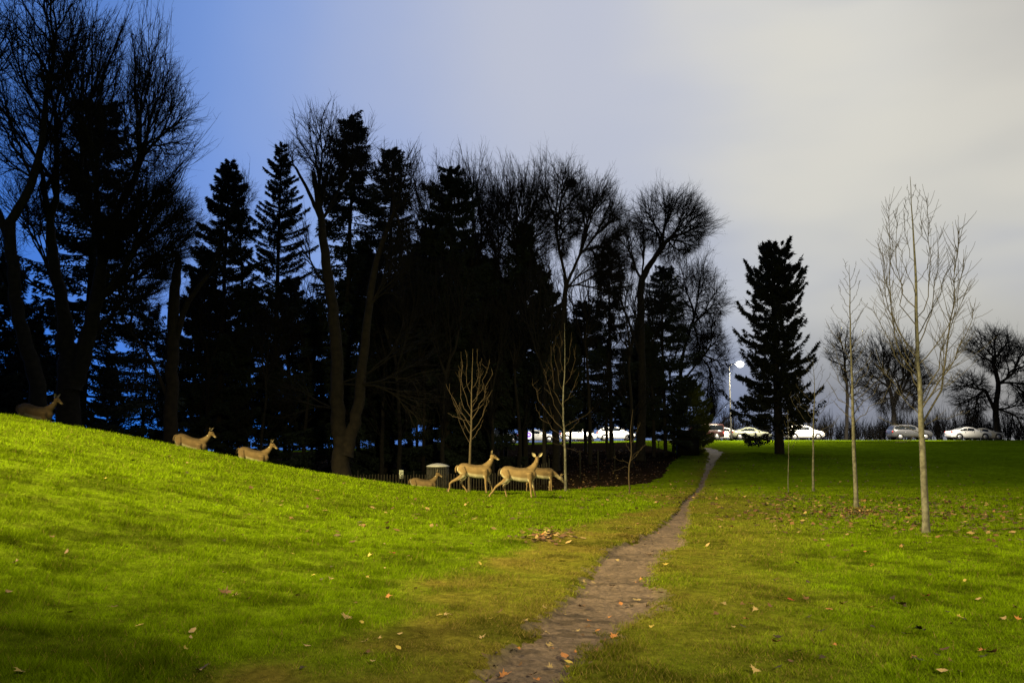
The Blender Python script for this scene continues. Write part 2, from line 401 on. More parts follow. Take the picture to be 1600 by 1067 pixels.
# ------------------------------------------------------------------ grass blades (one uncountable mass)
rs = np.random.RandomState(11)
def blades(n, y0, y1, pw, hgtb, wid, spread=.70):
    q = rs.rand(n); p = 1 - pw + 1
    y = (y0 ** p + q * (y1 ** p - y0 ** p)) ** (1 / p)
    x = (rs.rand(n) * 2 - 1) * (y * spread + .6)
    d, dx, h = pathd(x, y)
    dn = d + .09 * rs.randn(n) + pedge(x, y, h)
    wv = wear(x, y)
    keep = (dn > .95) & ~woodsmask(x, y) & (rs.rand(n) > wv * .2)
    bare = (fbm(x * 2.1 + 3, y * 2.1, 3) > .60) & (wv > .4) & (rs.rand(n) < .8)
    keep &= ~bare
    x, y, wv = x[keep], y[keep], wv[keep]; n = len(x)
    z = hgt(x, y) + (1 - wv) * hummock(x, y) - .01
    clump = fbm(x * 4.3 + 5, y * 4.3, 3)
    hh = hgtb * (1 - .45 * wv) * np.clip(2.4 * (clump - .10), .55, 1.9) * (.6 + .8 * rs.rand(n))
    a = rs.rand(n) * 2 * math.pi; sa = rs.rand(n) * 2 * math.pi
    lean = hh * (.25 + .75 * rs.rand(n) + .35 * wv)
    ww = wid * (.7 + .6 * rs.rand(n)) * (.75 + y / 22)
    bx, by = np.cos(a) * ww / 2, np.sin(a) * ww / 2
    V = np.empty((n, 3, 3)); V[:, 0] = np.stack([x - bx, y - by, z], 1); V[:, 1] = np.stack([x + bx, y + by, z], 1)
    V[:, 2] = np.stack([x + np.cos(sa) * lean, y + np.sin(sa) * lean, z + hh], 1)
    c = grasscol(x, y, wv) * (.55 + 1.05 * rs.rand(n))[:, None]
    dry = (rs.rand(n) < .04 + .30 * wv)[:, None]; c = np.where(dry, straw * (.7 + .6 * rs.rand(n))[:, None], c)
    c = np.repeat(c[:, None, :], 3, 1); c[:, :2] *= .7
    return V.reshape(-1, 3), c.reshape(-1, 3)
gv = [blades(760000, 3.6, 14, 1.7, .046, .0042), blades(430000, 13, 33, 1.6, .055, .0062), blades(200000, 3.6, 30, 1.6, .05, .0065, 1.5)]
V = np.concatenate([g[0] for g in gv]); C = np.concatenate([g[1] for g in gv])
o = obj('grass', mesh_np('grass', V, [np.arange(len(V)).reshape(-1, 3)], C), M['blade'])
tag(o, 'short lawn grass growing over the bank and both sides of the footpath', 'grass', None, 'stuff')

# ------------------------------------------------------------------ bare trees: branches grown towards points of a crown volume
def bez(p0, d0, p1, d1, L_):
    t = np.array([0, .34, .67, 1.])[:, None]
    a = p0 + d0 * L_ * .36; b = p1 - d1 * L_ * .33
    return (1 - t) ** 3 * p0 + 3 * (1 - t) ** 2 * t * a + 3 * (1 - t) * t * t * b + t ** 3 * p1
def grow(pos, d, pts, r_tip, rnd, out, rmax=1, pw=.40, first=.26):
    st = [(np.array(pos, float), np.array(d, float) / np.linalg.norm(d), pts, rmax, 0)]
    while st:
        p, d, q, rin, lv = st.pop()
        n = len(q)
        if n == 1:
            v = q[0] - p; l = np.linalg.norm(v); v /= l + 1e-9
            out.append((bez(p, d, q[0], (v * .8 + d * .3) / np.linalg.norm(v * .8 + d * .3), l), np.array([r_tip * 1.15, r_tip * 1.05, r_tip, r_tip * .5]))); continue
        rel = q - p; dist = np.linalg.norm(rel, axis=1, keepdims=True); un = rel / (dist + 1e-9)
        cen = un - un.mean(0)
        if n > 3:
            c = cen.T @ cen; w_, v_ = np.linalg.eigh(c); axis = v_[:, 2] + rnd.randn(3) * .25
        else: axis = rnd.randn(3)
        pr = cen @ axis; o_ = np.argsort(pr)
        f = rnd.uniform(.3, .7); k = max(1, min(n - 1, int(round(n * f))))
        for part in (q[o_[:k]], q[o_[k:]]):
            m = len(part); cc = part.mean(0); v = cc - p; l = np.linalg.norm(v); v /= l + 1e-9
            step = l * rnd.uniform(.7, 1.3) * (first if m > 6 else .42)
            r1 = min(rin, r_tip * m ** pw); r0 = min(rin, r1 * 1.12)
            nd = v * .75 + d * .45 + rnd.randn(3) * .13; nd /= np.linalg.norm(nd)
            if m == 1:
                st.append((p, (d * .5 + v * .6) / np.linalg.norm(d * .5 + v * .6), part, r1, lv + 1)); continue
            e = p + nd * step
            nd2 = (nd * .7 + v * .4); nd2 /= np.linalg.norm(nd2)
            s0 = d * .62 + v * .5; s0 /= np.linalg.norm(s0)
            out.append((bez(p, s0, e, nd2, step), np.linspace(r0, r1, 4)))
            st.append((e, nd2, part, r1, lv + 1))
def ellpts(n, c, r, rnd, shell=.55, ymin=None, zmin=-1.0):
    v = rnd.randn(n * 3, 3); v /= np.linalg.norm(v, axis=1, keepdims=True); v = v[v[:, 2] > zmin][:n]
    v *= (shell + (1 - shell) * rnd.rand(len(v), 1) ** .5)
    lo = np.clip(1 + v[:, 2] * 1.0, .10, 1) ** 1.0; v[:, 0] *= lo; v[:, 1] *= lo
    v *= 1 + .26 * (vn(v[:, 0] * 3 + 50, v[:, 2] * 3 + 50)[:, None] - .5) * 2
    return np.array(c) + v * np.array(r)
def spline(pts, n):
    pts = np.array(pts, float); k = len(pts); t = np.linspace(0, k - 1, n); out = np.empty((n, pts.shape[1]))
    for i, s in enumerate(t):
        j = min(int(s), k - 2); f = s - j
        p0 = pts[max(j - 1, 0)]; p1 = pts[j]; p2 = pts[j + 1]; p3 = pts[min(j + 2, k - 1)]
        out[i] = .5 * ((2 * p1) + (p2 - p0) * f + (2 * p0 - 5 * p1 + 4 * p2 - p3) * f * f + (-p0 + 3 * p1 - 3 * p2 + p3) * f ** 3)
    return out
def bare_tree(base, trunks, crowns, seed, label, cat='tree', name='bare_tree', r_tip=.008, twigs=2, twl=.45, group=None, bark='bark', twig='twig', thick=.05, up=.25, leafy=0, tk=.55):
    """base: world xyz. trunks: list of [(x,y,z,r)...] world. crowns: (pos, dir, points)."""
    rnd = np.random.RandomState(seed); base = np.array(base, float)
    root = thing(name, label, cat, base, 0, group)
    tb = MB()
    for tr in trunks:
        s = spline(tr, max(8, len(tr) * 5)); s[:, 3] *= tk; s[0, 3] *= 1.25; s[1:, :2] += rnd.randn(len(s) - 1, 2) * s[1:, 3:4] * .10
        tb.tube(s[:, :3] - base, s[:, 3], 12, False)
    segs = []
    for (p, d, q, rm) in crowns: grow(p, d, q, r_tip, rnd, segs, rm * min(1, tk * 1.15))
    PP = np.array([s[0] for s in segs]) - base; RR = np.array([s[1] for s in segs])
    big = RR[:, 0] > thick
    if big.any():
        V, Fq = tubes(PP[big], RR[big], 7); tb.add(V, Fq)
    tb.build('trunk', M[bark], root, True)
    cb = MB()
    mid = (~big) & (RR[:, 0] > r_tip * 1.9); sm = (~big) & ~mid
    if mid.any(): V, Fq = tubes(PP[mid], RR[mid], 5); cb.add(V, Fq)
    if sm.any(): V, Fq = tubes(PP[sm], RR[sm], 3); cb.add(V, Fq)
    if twigs:
        E = PP[~big]; 
        for k in range(twigs):
            t_i = rnd.randint(1, 4, len(E)); S = E[np.arange(len(E)), t_i]; D = E[:, 3] - E[:, 0]; D /= np.linalg.norm(D, axis=1, keepdims=True) + 1e-9
            D = D + rnd.randn(len(E), 3) * .38; D[:, 2] += up * .4; D /= np.linalg.norm(D, axis=1, keepdims=True)
            l = twl * (.4 + rnd.rand(len(E), 1)); D2 = D + rnd.randn(len(E), 3) * .25
            pts = np.stack([S, S + D * l * .5, S + D * l * .5 + D2 * l * .5], 1)
            V, Fq = tubes(pts, np.tile(np.array([.62, .5, .25]) * r_tip, (len(E), 1)), 3); cb.add(V, Fq)
    if leafy:
        n = leafy; S = PP[sm][rnd.randint(0, max(sm.sum(), 1), n), 3]; u_ = rnd.randn(n, 3) * .06; v_ = rnd.randn(n, 3) * .06
        V = np.stack([S, S + u_, S + v_], 1).reshape(-1, 3); cb.add(V, np.arange(3 * n).reshape(-1, 3))
    cb.build('crown', M[twig], root)
    return root
def W(px, py, Yd, r=None):
    p = P(px, py, Yd); return (*p, r) if r is not None else p
def wood_base(px, Yd):
    x = P(px, 700, Yd)[0]; return np.array([x, Yd, gz(x, Yd) - .05])

# ------------------------------------------------------------------ conifers
DM, SM = 2.5, .60
def conifer(h, prof, seed, clear=.05, dens=1.0, droop=.25, curl=.15, size=.16, trunk_r=.02, lat=.22, lift=0.0, clump=0, whorl=.32, thin=.35, vary=.05, upt=.35, rag=1.0):
    """prof(t)-> radius (m) at relative height t. returns (trunk mesh, crown mesh) around the origin"""
    rnd = np.random.RandomState(seed)
    tb = MB(); zs = np.linspace(-.3, h * .985, 14); tr = trunk_r * h * .5
    tb.tube(np.stack([np.cumsum(rnd.randn(14)) * .02, np.cumsum(rnd.randn(14)) * .02, zs], 1), tr * (1 - np.linspace(0, .96, 14)) ** .8 + .012, 9, False)
    brs = []; rads = []; LV = []; whorl = whorl * .72
    z = clear * h
    while z < h * .985:
        t = z / h; nb = rnd.randint(2, 5)
        a0 = rnd.rand() * 6.28
        for b in range(nb):
            a = a0 + b * 6.28 / nb + rnd.uniform(-.4, .4)
            if rnd.rand() < .08: continue
            l = prof(t) * (.88 + rag * (rnd.uniform(.62, 1.15) - .88)) * (.97 + rag * (-.25 + .5 * float(vn(np.array(a * 1.3 + seed), np.array(z * .9)))))
            if l < .12: l = .12
            s = np.linspace(0, 1, 5)
            zz = z + rnd.uniform(-.2, .2) + l * (lift * s + (-droop * (1 - .75 * t)) * s ** 1.3 + curl * s ** 3 + upt * t * s + rnd.normal() * vary * s)
            pts = np.stack([np.cos(a) * l * s, np.sin(a) * l * s, zz], 1)
            brs.append(pts); rads.append(np.linspace(.012 + l * .012, .005, 5))
            n = int((14 + 40 * l) * dens * DM)
            u = rnd.rand(n) ** .7 * (1 - thin * .3) + thin * .3
            u = np.clip(u, 0, 1)
            if clump:
                nc = max(2, int(l * clump)); cs = rnd.rand(nc) * .75 + .25; u = np.clip(cs[rnd.randint(0, nc, n)] + rnd.randn(n) * .055, .1, 1.03)
            bx = np.interp(u, s, pts[:, 0]); by = np.interp(u, s, pts[:, 1]); bz = np.interp(u, s, pts[:, 2])
            side = rnd.uniform(-1, 1, n) * lat * l * (1.05 - u) ** .5 * np.minimum(1, u * 3)
            if clump: side *= .6
            px = bx - np.sin(a) * side; py = by + np.cos(a) * side
            pz = bz - np.abs(side) * .35 - rnd.rand(n) ** 2 * size * (.6 + 4.5 * droop * u)
            dirx = np.cos(a) * .7 - np.sin(a) * np.sign(side) * .7; diry = np.sin(a) * .7 + np.cos(a) * np.sign(side) * .7
            D = np.stack([dirx, diry, np.full(n, -.35 * (droop > .2))], 1) + rnd.randn(n, 3) * (.45 if not clump else .9)
            D /= np.linalg.norm(D, axis=1, keepdims=True)
            Q = np.cross(D, rnd.randn(n, 3)); Q /= np.linalg.norm(Q, axis=1, keepdims=True)
            sz = size * SM * (.6 + .9 * rnd.rand(n, 1)); c = np.stack([px, py, pz], 1)
            LV.append(np.stack([c - D * sz * .5, c + Q * sz * .22, c + D * sz, c - Q * sz * .22], 1))
        z += whorl * (1.15 - .6 * t) * rnd.uniform(.7, 1.3) * (h / 14) ** .3
    V, Fq = tubes(np.array(brs), np.array(rads), 3); cb = MB(); cb.add(V, Fq)
    LVs = np.concatenate(LV); cb.add(LVs.reshape(-1, 3), np.arange(len(LVs) * 4).reshape(-1, 4))
    # leading shoot
    return tb.mesh('trunk', True), cb.mesh('crown')
def put_conifer(meshes, base, label, seed=0, rz=0, scale=1, group=None, name='conifer', nm='needle', bk='bark'):
    r = thing(name, label, 'conifer', base, rz, group, scale)
    a = obj('trunk', meshes[0], M[bk], r); b = obj('crown', meshes[1], M[nm], r); return r
def cone(rb, top=.02, p=.46): return lambda t: rb * (1 - t) ** p + top

def con_px(px, top_y, Yd, rpx, label, seed, name='spruce_tree', base=None, nm='needle', shape='cone', **k):
    b = wood_base(px, Yd) if base is None else np.array(base, float)
    h = P(px, top_y, b[1])[2] - b[2]; r = 1.22 * rpx / F * b[1]
    prof = {'cone': cone(r), 'fat': lambda t: r * min(1, (1 - t) ** .55) * (.75 + .35 * min(1, t * 3)) + .03,
            'column': lambda t: r * (math.sin(min(1, (1 - t) * 1.7) * 1.57)) * (.8 + .2 * t) + .03,
            'tuft': lambda t: r * max(0.0, math.sin(max(0, min(1, (t - .30) / .70)) ** .75 * 3.05)) + .12}[shape]
    if callable(k.get('prof')): prof = k.pop('prof')
    ms = conifer(h, prof, seed, **k)
    return put_conifer(ms, b, label, name=name, nm=nm)

LMK = [(-400, 'the left edge'), (112, 'the huge fan-crowned tree'), (268, 'the broken snag'), (540, 'the twin-trunked tree'), (684, 'the litter bin'), (742, 'the profile doe'), (811, 'the camera-facing doe'), (884, 'the wide-branched young tree'), (1000, 'the domed-crown tree'), (1143, 'the street lamp'), (1218, 'the lone conifer'), (1338, 'the second young tree'), (1444, 'the tallest young tree'), (2400, 'the right edge')]
ORD = ['first', 'second', 'third', 'fourth', 'fifth', 'sixth', 'seventh', 'eighth', 'ninth', 'tenth', 'eleventh', 'twelfth']
def zone_labels(pxs, text):
    res = [None] * len(pxs)
    for (a, na), (b_, nb_) in zip(LMK[:-1], LMK[1:]):
        z = sorted([i for i, q in enumerate(pxs) if a <= q < b_], key=lambda i: pxs[i])
        for k, i in enumerate(z):
            res[i] = ('only ' if len(z) == 1 else ORD[k] + ' ') + text + ('' if len(z) == 1 else ' from the left') + ' between ' + na.replace('the ', '', 1) + ' and ' + nb_.replace('the ', '', 1)
    return res
# --- the wood, from left to right
con_px(125, 150, 36, 118, 'tall drooping spruce behind the big bare tree at the left edge', 1, droop=.42, curl=.22, dens=1.5, lat=.20, whorl=.40, size=.22)
con_px(-15, 395, 33, 85, 'dark spruce cut off by the left edge of the photo', 2, droop=.35, dens=1.4, size=.22)
con_px(222, 470, 46, 75, 'small spruce between the big bare tree and the snag', 3, droop=.5, dens=1.0, whorl=.5, size=.2)
con_px(340, 250, 42, 78, 'broad dense hemlock with a rounded top right of the bare snag', 4, name='hemlock_tree', shape='fat', droop=.15, dens=1.9, lat=.3, size=.2, whorl=.3)
con_px(423, 222, 46, 40, 'slim narrow fir with a bare lower trunk, tallest point between hemlock and the twin-trunked tree', 5, name='fir_tree', shape='tuft', droop=.05, lift=.15, clear=.38, dens=1.5, size=.19, whorl=.35)
con_px(538, 172, 44, 82, 'tall ragged spruce rising behind the twin-trunked bare tree', 6, droop=.45, curl=.12, dens=1.5, whorl=.42, size=.22, lat=.20)
con_px(604, 225, 47, 70, 'slightly shorter spruce just right of the ragged tall one', 7, droop=.42, dens=1.4, whorl=.42, size=.22)
con_px(700, 258, 45, 84, 'pointed dense spruce rising above the bin', 8, droop=.3, dens=2.0, whorl=.3, size=.2)
con_px(822, 345, 47, 62, 'dark spruce in the middle of the wood behind the two standing deer', 9, droop=.35, dens=1.7, size=.2, clear=.22)
con_px(955, 372, 56, 52, 'narrow gappy spruce left of the round-crowned bare tree', 10, droop=.4, dens=1.3, whorl=.45, size=.2, clear=.2)
con_px(1040, 414, 60, 62, 'spruce with layered boughs right of the round-crowned tree trunk', 12, droop=.3, dens=1.5, whorl=.40, size=.2, clear=.12)
con_px(1078, 588, 64, 42, 'low green cedar at the right end of the wood, lit by the street lamp', 13, name='cedar_tree', shape='fat', nm='cedar', droop=.1, dens=3.2, size=.16, lat=.4, whorl=.25, clear=.06)
# dark fill conifers deeper in the wood: copies of three shapes
fills = [conifer(12, cone(3.0), 31, droop=.35, dens=1.6, size=.26, whorl=.38, clear=.20), conifer(12, cone(2.5), 32, droop=.25, dens=1.7, size=.26, whorl=.34, clear=.24), conifer(12, lambda t: 2.7 * min(1, (1 - t) ** .5) + .05, 33, droop=.15, dens=1.5, size=.28, whorl=.40, clear=.19)]
FL = [(40, 500, 52, 0), (165, 560, 60, 2), (262, 545, 50, 2), (300, 420, 52, 2), (385, 455, 50, 1), (445, 430, 56, 0), (488, 470, 50, 2), (560, 380, 54, 0), (590, 450, 60, 2), (640, 390, 54, 1), (668, 350, 62, 0), (735, 360, 58, 2), (765, 400, 50, 1), (790, 430, 64, 0), (850, 420, 58, 2), (880, 480, 52, 1), (915, 470, 66, 0), (985, 540, 68, 1), (1020, 560, 64, 0), (1006, 500, 58, 1), (610, 540, 48, 2), (720, 520, 46, 0), (540, 560, 62, 2), (345, 500, 46, 2), (5, 560, 44, 2), (430, 560, 45, 2)]
rnd = random.Random(4); flab = zone_labels([q[0] for q in FL], 'dark conifer')
for i, (px, ty, Yd, k) in enumerate(FL):
    b = wood_base(px, Yd); h = P(px, ty, Yd)[2] - b[2]; s = h / 12
    sx = max(s, .62) * rnd.uniform(.85, 1.1)
    put_conifer(fills[k], b, flab[i], rz=rnd.uniform(0, 6.28), scale=(sx, sx, s), group='understorey conifers inside the fenced wood', name='understorey_conifer')

# --- bare trees
CN = .62
def cr(px, py, Yd, rx, ry, n, seed, shell=.55, zmin=-1.0, rd=None):
    c = P(px, py, Yd); s = Yd / F; rdep = (rx * s) if rd is None else rd
    return ellpts(int(n * CN), c - np.array([0, 0, ry * s * .10]), (rx * s, rdep, ry * s * 1.1), np.random.RandomState(seed), shell * .5, zmin=zmin)
# big fan-shaped tree at the left
b = wood_base(112, 29)
bare_tree(b, [[(*b, .62), W(108, 600, 29, .52), W(104, 540, 29, .44), W(98, 480, 29, .30), W(84, 410, 29, .25), W(78, 350, 29, .2)],
              [W(112, 610, 29, .44), W(134, 540, 29, .38), W(148, 480, 29, .32), W(158, 420, 29, .28)]],
          [(W(78, 350, 29), (-.1, 0, 1), cr(80, 150, 29, 120, 185, 2600, 1, .35), .26), (W(158, 420, 29), (.15, 0, 1), cr(192, 190, 29, 138, 215, 5600, 2, .38), .24),
           (W(152, 470, 29), (.7, 0, .7), cr(258, 345, 29, 68, 90, 2600, 3, .3), .12), (W(140, 520, 29), (1, 0, .3), cr(225, 440, 29, 60, 60, 350, 4, .2), .09),
           (W(95, 470, 29), (-.6, 0, .6), cr(20, 330, 29, 60, 90, 420, 5, .3), .10)],
          101, 'huge dark fan-crowned bare tree behind the bank, second thick trunk from the left edge', leafy=1500, twigs=3, up=.3, tk=.75, r_tip=.0075)
b = wood_base(70, 27)
bare_tree(b, [[(*b, .55), W(58, 600, 27, .47), W(30, 500, 27, .38), W(18, 400, 27, .34), W(14, 345, 27, .32)],
              [W(14, 350, 27, .28), W(48, 290, 27, .25), W(66, 220, 27, .19), W(72, 150, 27, .15)], [W(13, 370, 27, .25), W(-15, 300, 27, .2), W(-30, 220, 27, .15)]],
          [(W(72, 150, 27), (.1, 0, 1), cr(80, 30, 27, 85, 130, 900, 6, .3), .14), (W(-30, 220, 27), (-.3, 0, 1), cr(-40, 60, 27, 110, 150, 900, 7, .3), .14), (W(52, 280, 27), (-.6, 0, .7), cr(0, 190, 27, 50, 90, 300, 8, .3), .08), (W(28, 470, 27), (-.7, 0, .5), cr(-20, 400, 27, 30, 60, 60, 9, .3), .06)],
          102, 'crooked bare tree with a bending thick trunk at the left edge', twigs=2)
# snag with one arching limb
b = wood_base(268, 31)
bare_tree(b, [[(*b, .40), W(268, 620, 31, .29), W(270, 520, 31, .26), W(275, 440, 31, .22), W(279, 402, 31, .12)], [W(270, 560, 31, .16), W(290, 480, 31, .13), W(325, 430, 31, .09)], [W(270, 640, 31, .10), W(235, 560, 31, .07), W(205, 520, 31, .05)]],
          [(W(325, 430, 31), (.6, 0, .6), cr(350, 380, 31, 40, 50, 90, 10, .2), .07), (W(205, 520, 31), (-.5, 0, .6), cr(215, 440, 31, 55, 90, 220, 11, .2), .05), (W(278, 410, 31), (0, 0, 1), cr(275, 350, 31, 22, 40, 30, 12, .2), .05), (W(235, 560, 31), (-.5, 0, .2), cr(205, 590, 31, 45, 35, 120, 13, .2), .04)],
          103, 'brown broken-topped snag with a single arching limb, standing behind the middle of the bank', name='snag_tree', bark='brownbark', twig='twig', thick=.04, tk=.85)
# thin bare crown behind the hemlock
b = wood_base(385, 50)
bare_tree(b, [[(*b, .22), W(380, 500, 50, .16), W(375, 360, 50, .10)]], [(W(375, 360, 50), (0, 0, 1), cr(378, 300, 50, 30, 58, 500, 14, .3), .1)], 104, 'thin bare tree showing above the rounded hemlock')
# twin-trunked tree
b = wood_base(540, 33)
bare_tree(b, [[(*b, .62), W(532, 700, 33, .48), W(527, 620, 33, .40), W(522, 500, 33, .33), W(508, 400, 33, .27), W(500, 330, 33, .2), W(490, 270, 33, .14)],
              [W(540, 712, 33, .40), W(556, 650, 33, .34), W(568, 560, 33, .28), W(578, 470, 33, .22), W(590, 400, 33, .17), W(612, 340, 33, .12)],
              [W(502, 345, 33, .13), W(482, 300, 33, .1), W(462, 262, 33, .07)]],
          [(W(500, 330, 33), (-.1, 0, 1), cr(506, 228, 33, 54, 84, 900, 15, .25), .12), (W(462, 262, 33), (-.8, 0, .4), cr(452, 240, 33, 26, 28, 90, 16, .2), .05),
           (W(612, 340, 33), (.3, 0, 1), cr(628, 300, 33, 58, 100, 800, 17, .25), .1), (W(575, 480, 33), (.6, 0, .7), cr(625, 400, 33, 32, 70, 200, 18, .25), .08),
           (W(500, 350, 33), (.5, 0, .8), cr(560, 220, 33, 45, 62, 260, 19, .25), .09), (W(515, 450, 33), (-.8, 0, .5), cr(470, 370, 33, 28, 60, 110, 20, .3), .06), (W(528, 600, 33), (.9, 0, .2), cr(660, 560, 33, 70, 110, 260, 21, .2), .05), (W(528, 640, 33), (-.9, 0, .2), cr(440, 600, 33, 60, 70, 90, 22, .2), .04)],
          105, 'large bare tree with twin brown trunks forking just above the fence', bark='brownbark', twig='twig', r_tip=.0085, twigs=2, thick=.045, tk=.72)
# the row of bare crowns
specs = [(672, 47, 665, 345, 56, 115, 1300, 'bare tree with a thin crown left of the pointed spruce top'),
         (752, 50, 738, 335, 66, 115, 2600, 'bare tree with a pale twiggy top between the pointed spruce and the rounded crowns'),
         (815, 48, 815, 350, 78, 118, 4200, 'rounded bare crown in the centre of the tree row'),
         (760, 58, 775, 345, 60, 100, 1600, 'small bare crown tucked behind the central tree row')]
for i, (bx_, Yd, cx, cy, rx, ry, n, lab) in enumerate(specs):
    b = wood_base(bx_, Yd); fk = cy + ry * 1.05
    bare_tree(b, [[(*b, .36), W(bx_, 600, Yd, .27), W((bx_ + cx) / 2, (600 + fk) / 2, Yd, .22), W(cx, fk, Yd, .18)]],
              [(W(cx, fk, Yd), (0, 0, 1), cr(cx, cy, Yd, rx, ry, n, 30 + i, .35), .16)], 110 + i, lab, r_tip=.0085, twigs=3, twl=.55)
b = wood_base(868, 46)
bare_tree(b, [[(*b, .42), W(870, 600, 46, .33), W(880, 500, 46, .28), W(885, 440, 46, .24)], [W(885, 440, 46, .17), W(872, 380, 46, .13), W(865, 330, 46, .10)], [W(885, 445, 46, .17), W(905, 400, 46, .14), W(918, 365, 46, .11)]],
          [(W(872, 380, 46), (-.1, 0, 1), cr(880, 315, 46, 62, 85, 2400, 41, .35), .1), (W(905, 400, 46), (.3, 0, 1), cr(938, 345, 46, 58, 85, 2800, 42, .35), .1), (W(885, 450, 46), (.9, 0, .6), cr(965, 410, 46, 38, 60, 500, 43, .3), .08), (W(878, 500, 46), (-.6, 0, .6), cr(840, 420, 46, 40, 60, 300, 44, .3), .08)],
          115, 'tall spreading bare tree holding a dark nest near its top', twigs=3, twl=.5)
nb = MB(); nr = np.random.RandomState(3)
v = nr.randn(500, 3); v /= np.linalg.norm(v, axis=1, keepdims=True); D = nr.randn(500, 3) * .12; c = v * np.array([.22, .22, .16])
V, Fq = tubes(np.stack([c - D, c, c + D], 1), np.full((500, 3), .012), 3); nb.add(V, Fq); nb.ell((0, 0, 0), (.2, .2, .15))
o = nb.build('twig_nest', M['twig'], loc=W(893, 287, 46)); tag(o, 'dark ball-shaped nest of twigs high in the spreading bare tree', 'nest')
# round-crowned tree with a bend
b = wood_base(1000, 54)
bare_tree(b, [[(*b, .62), W(1003, 600, 54, .50), W(1002, 500, 54, .46), W(1003, 440, 54, .42), W(1018, 410, 54, .34), W(1030, 395, 54, .2)], [W(1001, 560, 54, .2), W(985, 510, 54, .15), W(970, 470, 54, .1)]],
          [(W(1020, 407, 54), (.5, 0, .8), cr(1056, 350, 54, 76, 66, 3600, 51, .50, zmin=-.75), .24), (W(1004, 440, 54), (-.4, 0, .9), cr(988, 370, 54, 38, 50, 900, 52, .35), .14), (W(970, 470, 54), (-.4, 0, .8), cr(960, 420, 54, 30, 50, 400, 53, .3), .08)],
          116, 'bare tree with a domed umbrella-like crown on a bent trunk', r_tip=.0085, twigs=3, twl=.5)
b = wood_base(1060, 68)
bare_tree(b, [[(*b, .4), W(1062, 620, 68, .32), W(1066, 560, 68, .25), W(1080, 510, 68, .2)], [W(1064, 600, 68, .18), W(1095, 560, 68, .13)]],
          [(W(1080, 510, 68), (.3, 0, .8), cr(1088, 470, 68, 62, 92, 4200, 54, .35), .18), (W(1095, 560, 68), (.9, 0, .3), cr(1112, 560, 68, 38, 82, 2600, 55, .3), .12)],
          117, 'brownish bare tree with drooping twigs, right of the wood below the domed crown', twigs=3, twl=.6, up=-.15, leafy=2500)
# trunks inside the wood: three young-crowned trees copied
rnd2 = random.Random(9)
wt = []
for k in range(3):
    pts = ellpts(420, (0, 0, 10.5), (2.0, 2.0, 3.6), np.random.RandomState(60 + k), .3)
    t_ = bare_tree((0, 0, 0), [[(0, 0, -.3, .26), (.1 * k, 0, 3, .20), (-.1, .1, 6.5, .14)]], [((-.1, .1, 6.5), (0, 0, 1), pts, .12), ((.0, 0, 3), (.8, 0, .6), ellpts(60, (1.6, .4, 5.5), (1, 1, 1.5), np.random.RandomState(70 + k)), .04), ((.0, 0, 4), (-.8, .2, .6), ellpts(60, (-1.6, .3, 6.5), (1, 1, 1.5), np.random.RandomState(80 + k)), .04)], 120 + k,
                   'slender bare tree standing inside the dark fenced wood', name='woodland_tree', group='slender bare trees inside the fenced wood', r_tip=.009)
    wt.append(t_)
WT = [(322, 40), (372, 48), (412, 40), (452, 60), (478, 44), (515, 60), (597, 42), (622, 40), (648, 52), (662, 44), (692, 40), (712, 52), (770, 42), (784, 60), (808, 44), (833, 56), (850, 40), (890, 66), (922, 50), (950, 56), (988, 62), (1022, 58), (1052, 62), (985, 48)]
wlab = zone_labels([q[0] for q in WT], 'slender trunk')
for i, (px, Yd) in enumerate(WT):
    b = wood_base(px, Yd); s = rnd2.uniform(.75, 1.05)
    if i < 3: wt[i]['label'] = wlab[i]; wt[i].location = b; wt[i].scale = (s,) * 3; wt[i].rotation_euler[2] = rnd2.uniform(0, 6)
    else: dup(wt[i % 3], b, rnd2.uniform(0, 6), label=wlab[i], scale=s)

# --- lone conifer on the right lawn
b = hit(1218, 709); hh = P(1218, 368, b[1])[2] - b[2]; rr_ = 72 / F * b[1]
def lone(t):
    return rr_ * 1.06 * np.interp(t, [0, .12, .2, .32, .466, .61, .76, .906, .96, 1], [.9, 1.0, .98, .83, .72, .62, .53, .44, .30, .08])
DM, SM = 1.0, 1.0
ms = conifer(hh * .965, lone, 77, clear=.115, dens=2.3, droop=.16, curl=.38, size=.19, lat=.34, lift=.05, clump=2.6, vary=.28, whorl=.23, trunk_r=.045, thin=.5)
put_conifer(ms, b, 'tall ragged lone conifer standing on the right lawn left of the white hatchback', name='lone_conifer', nm='farneedle')

# --- bare trees along the far side of the road on the right
def far_base(px, Yd):
    x = P(px, 690, Yd)[0]; return np.array([x, Yd, gz(x, Yd) - .1])
b = far_base(1322, 101); bare_tree(b, [[(*b, .42), W(1324, 620, 101, .34), W(1320, 575, 101, .28)]], [(W(1320, 575, 101), (0, 0, 1), cr(1318, 545, 101, 34, 48, 900, 61, .3), .24), (W(1324, 620, 101), (.6, 0, .6), cr(1340, 600, 101, 28, 40, 260, 62, .2), .12)], 130, 'bare roadside tree just left of the broad round-crowned one, behind the saplings', r_tip=.015, twigs=2, twl=.8)
b = far_base(1398, 102); bare_tree(b, [[(*b, .7), W(1397, 655, 102, .55), W(1396, 635, 102, .48)]], [(W(1396, 635, 102), (0, 0, 1), cr(1400, 588, 102, 62, 76, 3800, 63, .45, zmin=-.65), .42)], 131, 'broad round-crowned bare tree behind the silver crossover', r_tip=.015, twigs=3, twl=.8)
